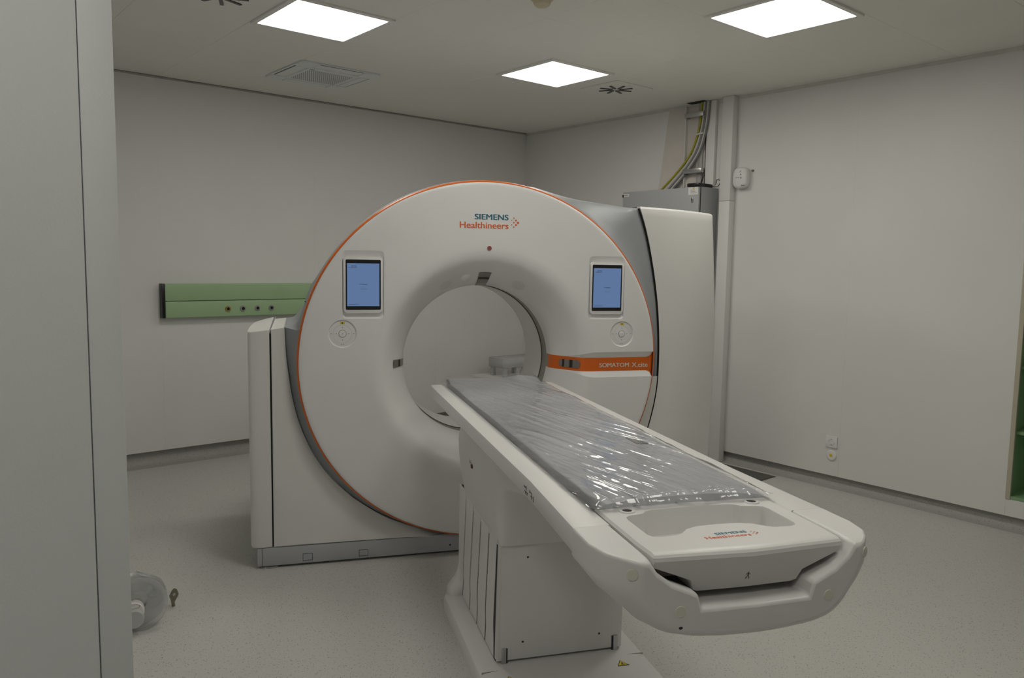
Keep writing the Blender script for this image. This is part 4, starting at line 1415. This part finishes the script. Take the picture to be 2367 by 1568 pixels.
for i in range(NVF + 1):
    v = lerp(0.145, 2.205, i / NVF)
    row = []
    for j in range(NSF + 1):
        q = lerp(-1, 1, j / NSF)
        s = 0.252 * q + 0.004 * noise.noise(Vector((v * 9, q * 2, 3.0)))
        inside = sstep(0.252, 0.215, abs(s))
        zm = matt_z(clamp(s, -0.228, 0.228), clamp(v, VM0, VM1))
        h = film_h(s, v)
        z = lerp(0.9325 + abs(h) * 0.9, zm + max(h, 0.0012), inside)
        e = 0
        if v > VM1 - 0.01: z = lerp(z, 0.937 + abs(h), sstep(VM1 - 0.005, VM1 + 0.02, v))
        vv_ = v + (0.012 * noise.noise(Vector((s * 14, 1.0, 4.0))) if i > NVF - 12 else 0)
        row.append(t3(s, vv_, z))
    rows.append(row)
flm = grid('plastic_cover_film', rows, FILM, None, smooth=180)
flm.location = o
flm.rotation_euler = (0, 0, GANG)
tag(flm, 'crinkled clear plastic film wrapped over the grey mattress', 'plastic film')

# ------------------------------------------------------------------ things seen through the bore
lc = empty('low_cabinet', (4.44, YB - 0.02, 0.0))
tag(lc, 'low white cabinet behind the scanner seen through the bore', 'cabinet')
box('body', (0.02, -0.62, 0.085), (0.62, -0.06, 0.425), WHITE, lc, 0.004)
box('worktop', (0.0, -0.66, 0.425), (0.64, -0.06, 0.462), WHITE, lc, 0.012, 3)
for (x, y) in ((0.05, -0.58), (0.58, -0.58), (0.05, -0.12), (0.58, -0.12)):
    box('leg', (x - 0.015, y - 0.015, 0.0), (x + 0.015, y + 0.015, 0.086), STEEL, lc)
box('door', (0.03, -0.636, 0.10), (0.315, -0.620, 0.415), WHITE, lc, 0.003)
box('door', (0.325, -0.636, 0.10), (0.61, -0.620, 0.415), WHITE, lc, 0.003)
pr_ = empty('plastic_rack', (4.56, YB - 0.42, 0.4622))
tag(pr_, 'milky plastic rack with short legs standing on the low cabinet', 'rack')
box('upper_tray', (-0.02, 0.0, 0.085), (0.44, 0.22, 0.175), MILKY, pr_, 0.006)
for x in (0.0, 0.15, 0.26, 0.39):
    box('post', (x, 0.005, 0.0), (x + 0.04, 0.04, 0.09), MILKY, pr_, 0.004)
    box('post', (x, 0.18, 0.0), (x + 0.04, 0.215, 0.09), MILKY, pr_, 0.004)

# ------------------------------------------------------------------ items on the floor by the wall corner
def spool(name, x, y, rz, r, w_, label, tilt=0.0):
    t = empty(name, (x, y, 0.0), rz)
    tag(t, label, 'spool')
    ct_, st_ = math.cos(tilt), math.sin(tilt)

    def fm(a, b, h):   # axis along local -y (towards the viewer), tilted back
        z = r + b
        return (a, -h * ct_ + (z) * st_, z * ct_ + h * st_ * 0.0)
    for h in (0.0, w_):
        lathe('flange', [(0.030, h), (r * 0.55, h), (r * 0.82, h + 0.004), (r * 0.86, h + 0.006), (r, h + 0.002), (r, h - 0.004), (r * 0.86, h), (0.03, h - 0.004)], fm, CLEARP, t, 56)
    lathe('hub', [(0.028, 0.004), (0.034, 0.006), (0.034, w_ - 0.006), (0.028, w_ - 0.004)], fm, CLEARP, t, 32)
    return t, fm


sp, fm = spool('clear_spool', 0.825, 3.375, math.radians(-14), 0.108, 0.06, 'clear plastic spool with white paper label on the floor by the wall corner', 0.12)
lathe('label_core', [(0.0, 0.086), (0.036, 0.086), (0.040, 0.082), (0.040, 0.05)], lambda a, b, h: fm(a - 0.02, b - 0.02, h), PAPER, sp, 32)
lathe('label_print', [(0.022, 0.0865), (0.0245, 0.0865)], lambda a, b, h: fm(a - 0.02, b * 0.35 + 0.004, h), REDB, sp, 28)
lathe('label_cap', [(0.0, 0.105), (0.033, 0.105), (0.036, 0.102), (0.036, 0.086)], lambda a, b, h: fm(a - 0.018, b - 0.042, h), mat('cap_grey', (0.5, 0.51, 0.51), 0.5), sp, 32)
sp2, fm2 = spool('film_roll', 0.885, 3.60, math.radians(25), 0.068, 0.10, 'small crumpled clear film roll behind the plastic spool', 0.3)
for k in range(3):
    tube('film_fold', [fm2(0.02 + 0.01 * k, 0.055, 0.03 * k), fm2(0.055, 0.035, 0.02 + 0.03 * k), fm2(0.066, 0.0, 0.03 * k)], 0.005, CLEARP, sp2, 6)
mb = empty('metal_bracket', (0.985, 3.47, 0.0), math.radians(5))
tag(mb, 'small bent dark metal bracket on the floor beside the spool', 'bracket')
prism('plate', [(-0.004, 0.0), (0.010, 0.0), (0.004, 0.022), (0.016, 0.040), (0.022, 0.056), (0.012, 0.082), (0.002, 0.088), (-0.008, 0.080), (-0.018, 0.056), (-0.006, 0.026)], -0.004, 0.004, lambda a, b, c: (a, c - 0.2 * b, b), DARKMETAL, mb, 0.0015, 2)
lathe('rivet', [(0.0, 0.008), (0.006, 0.007), (0.008, 0.003)], lambda a, b, h: (a, -h - 0.2 * 0.06, 0.06 + b), STEEL, mb, 14)
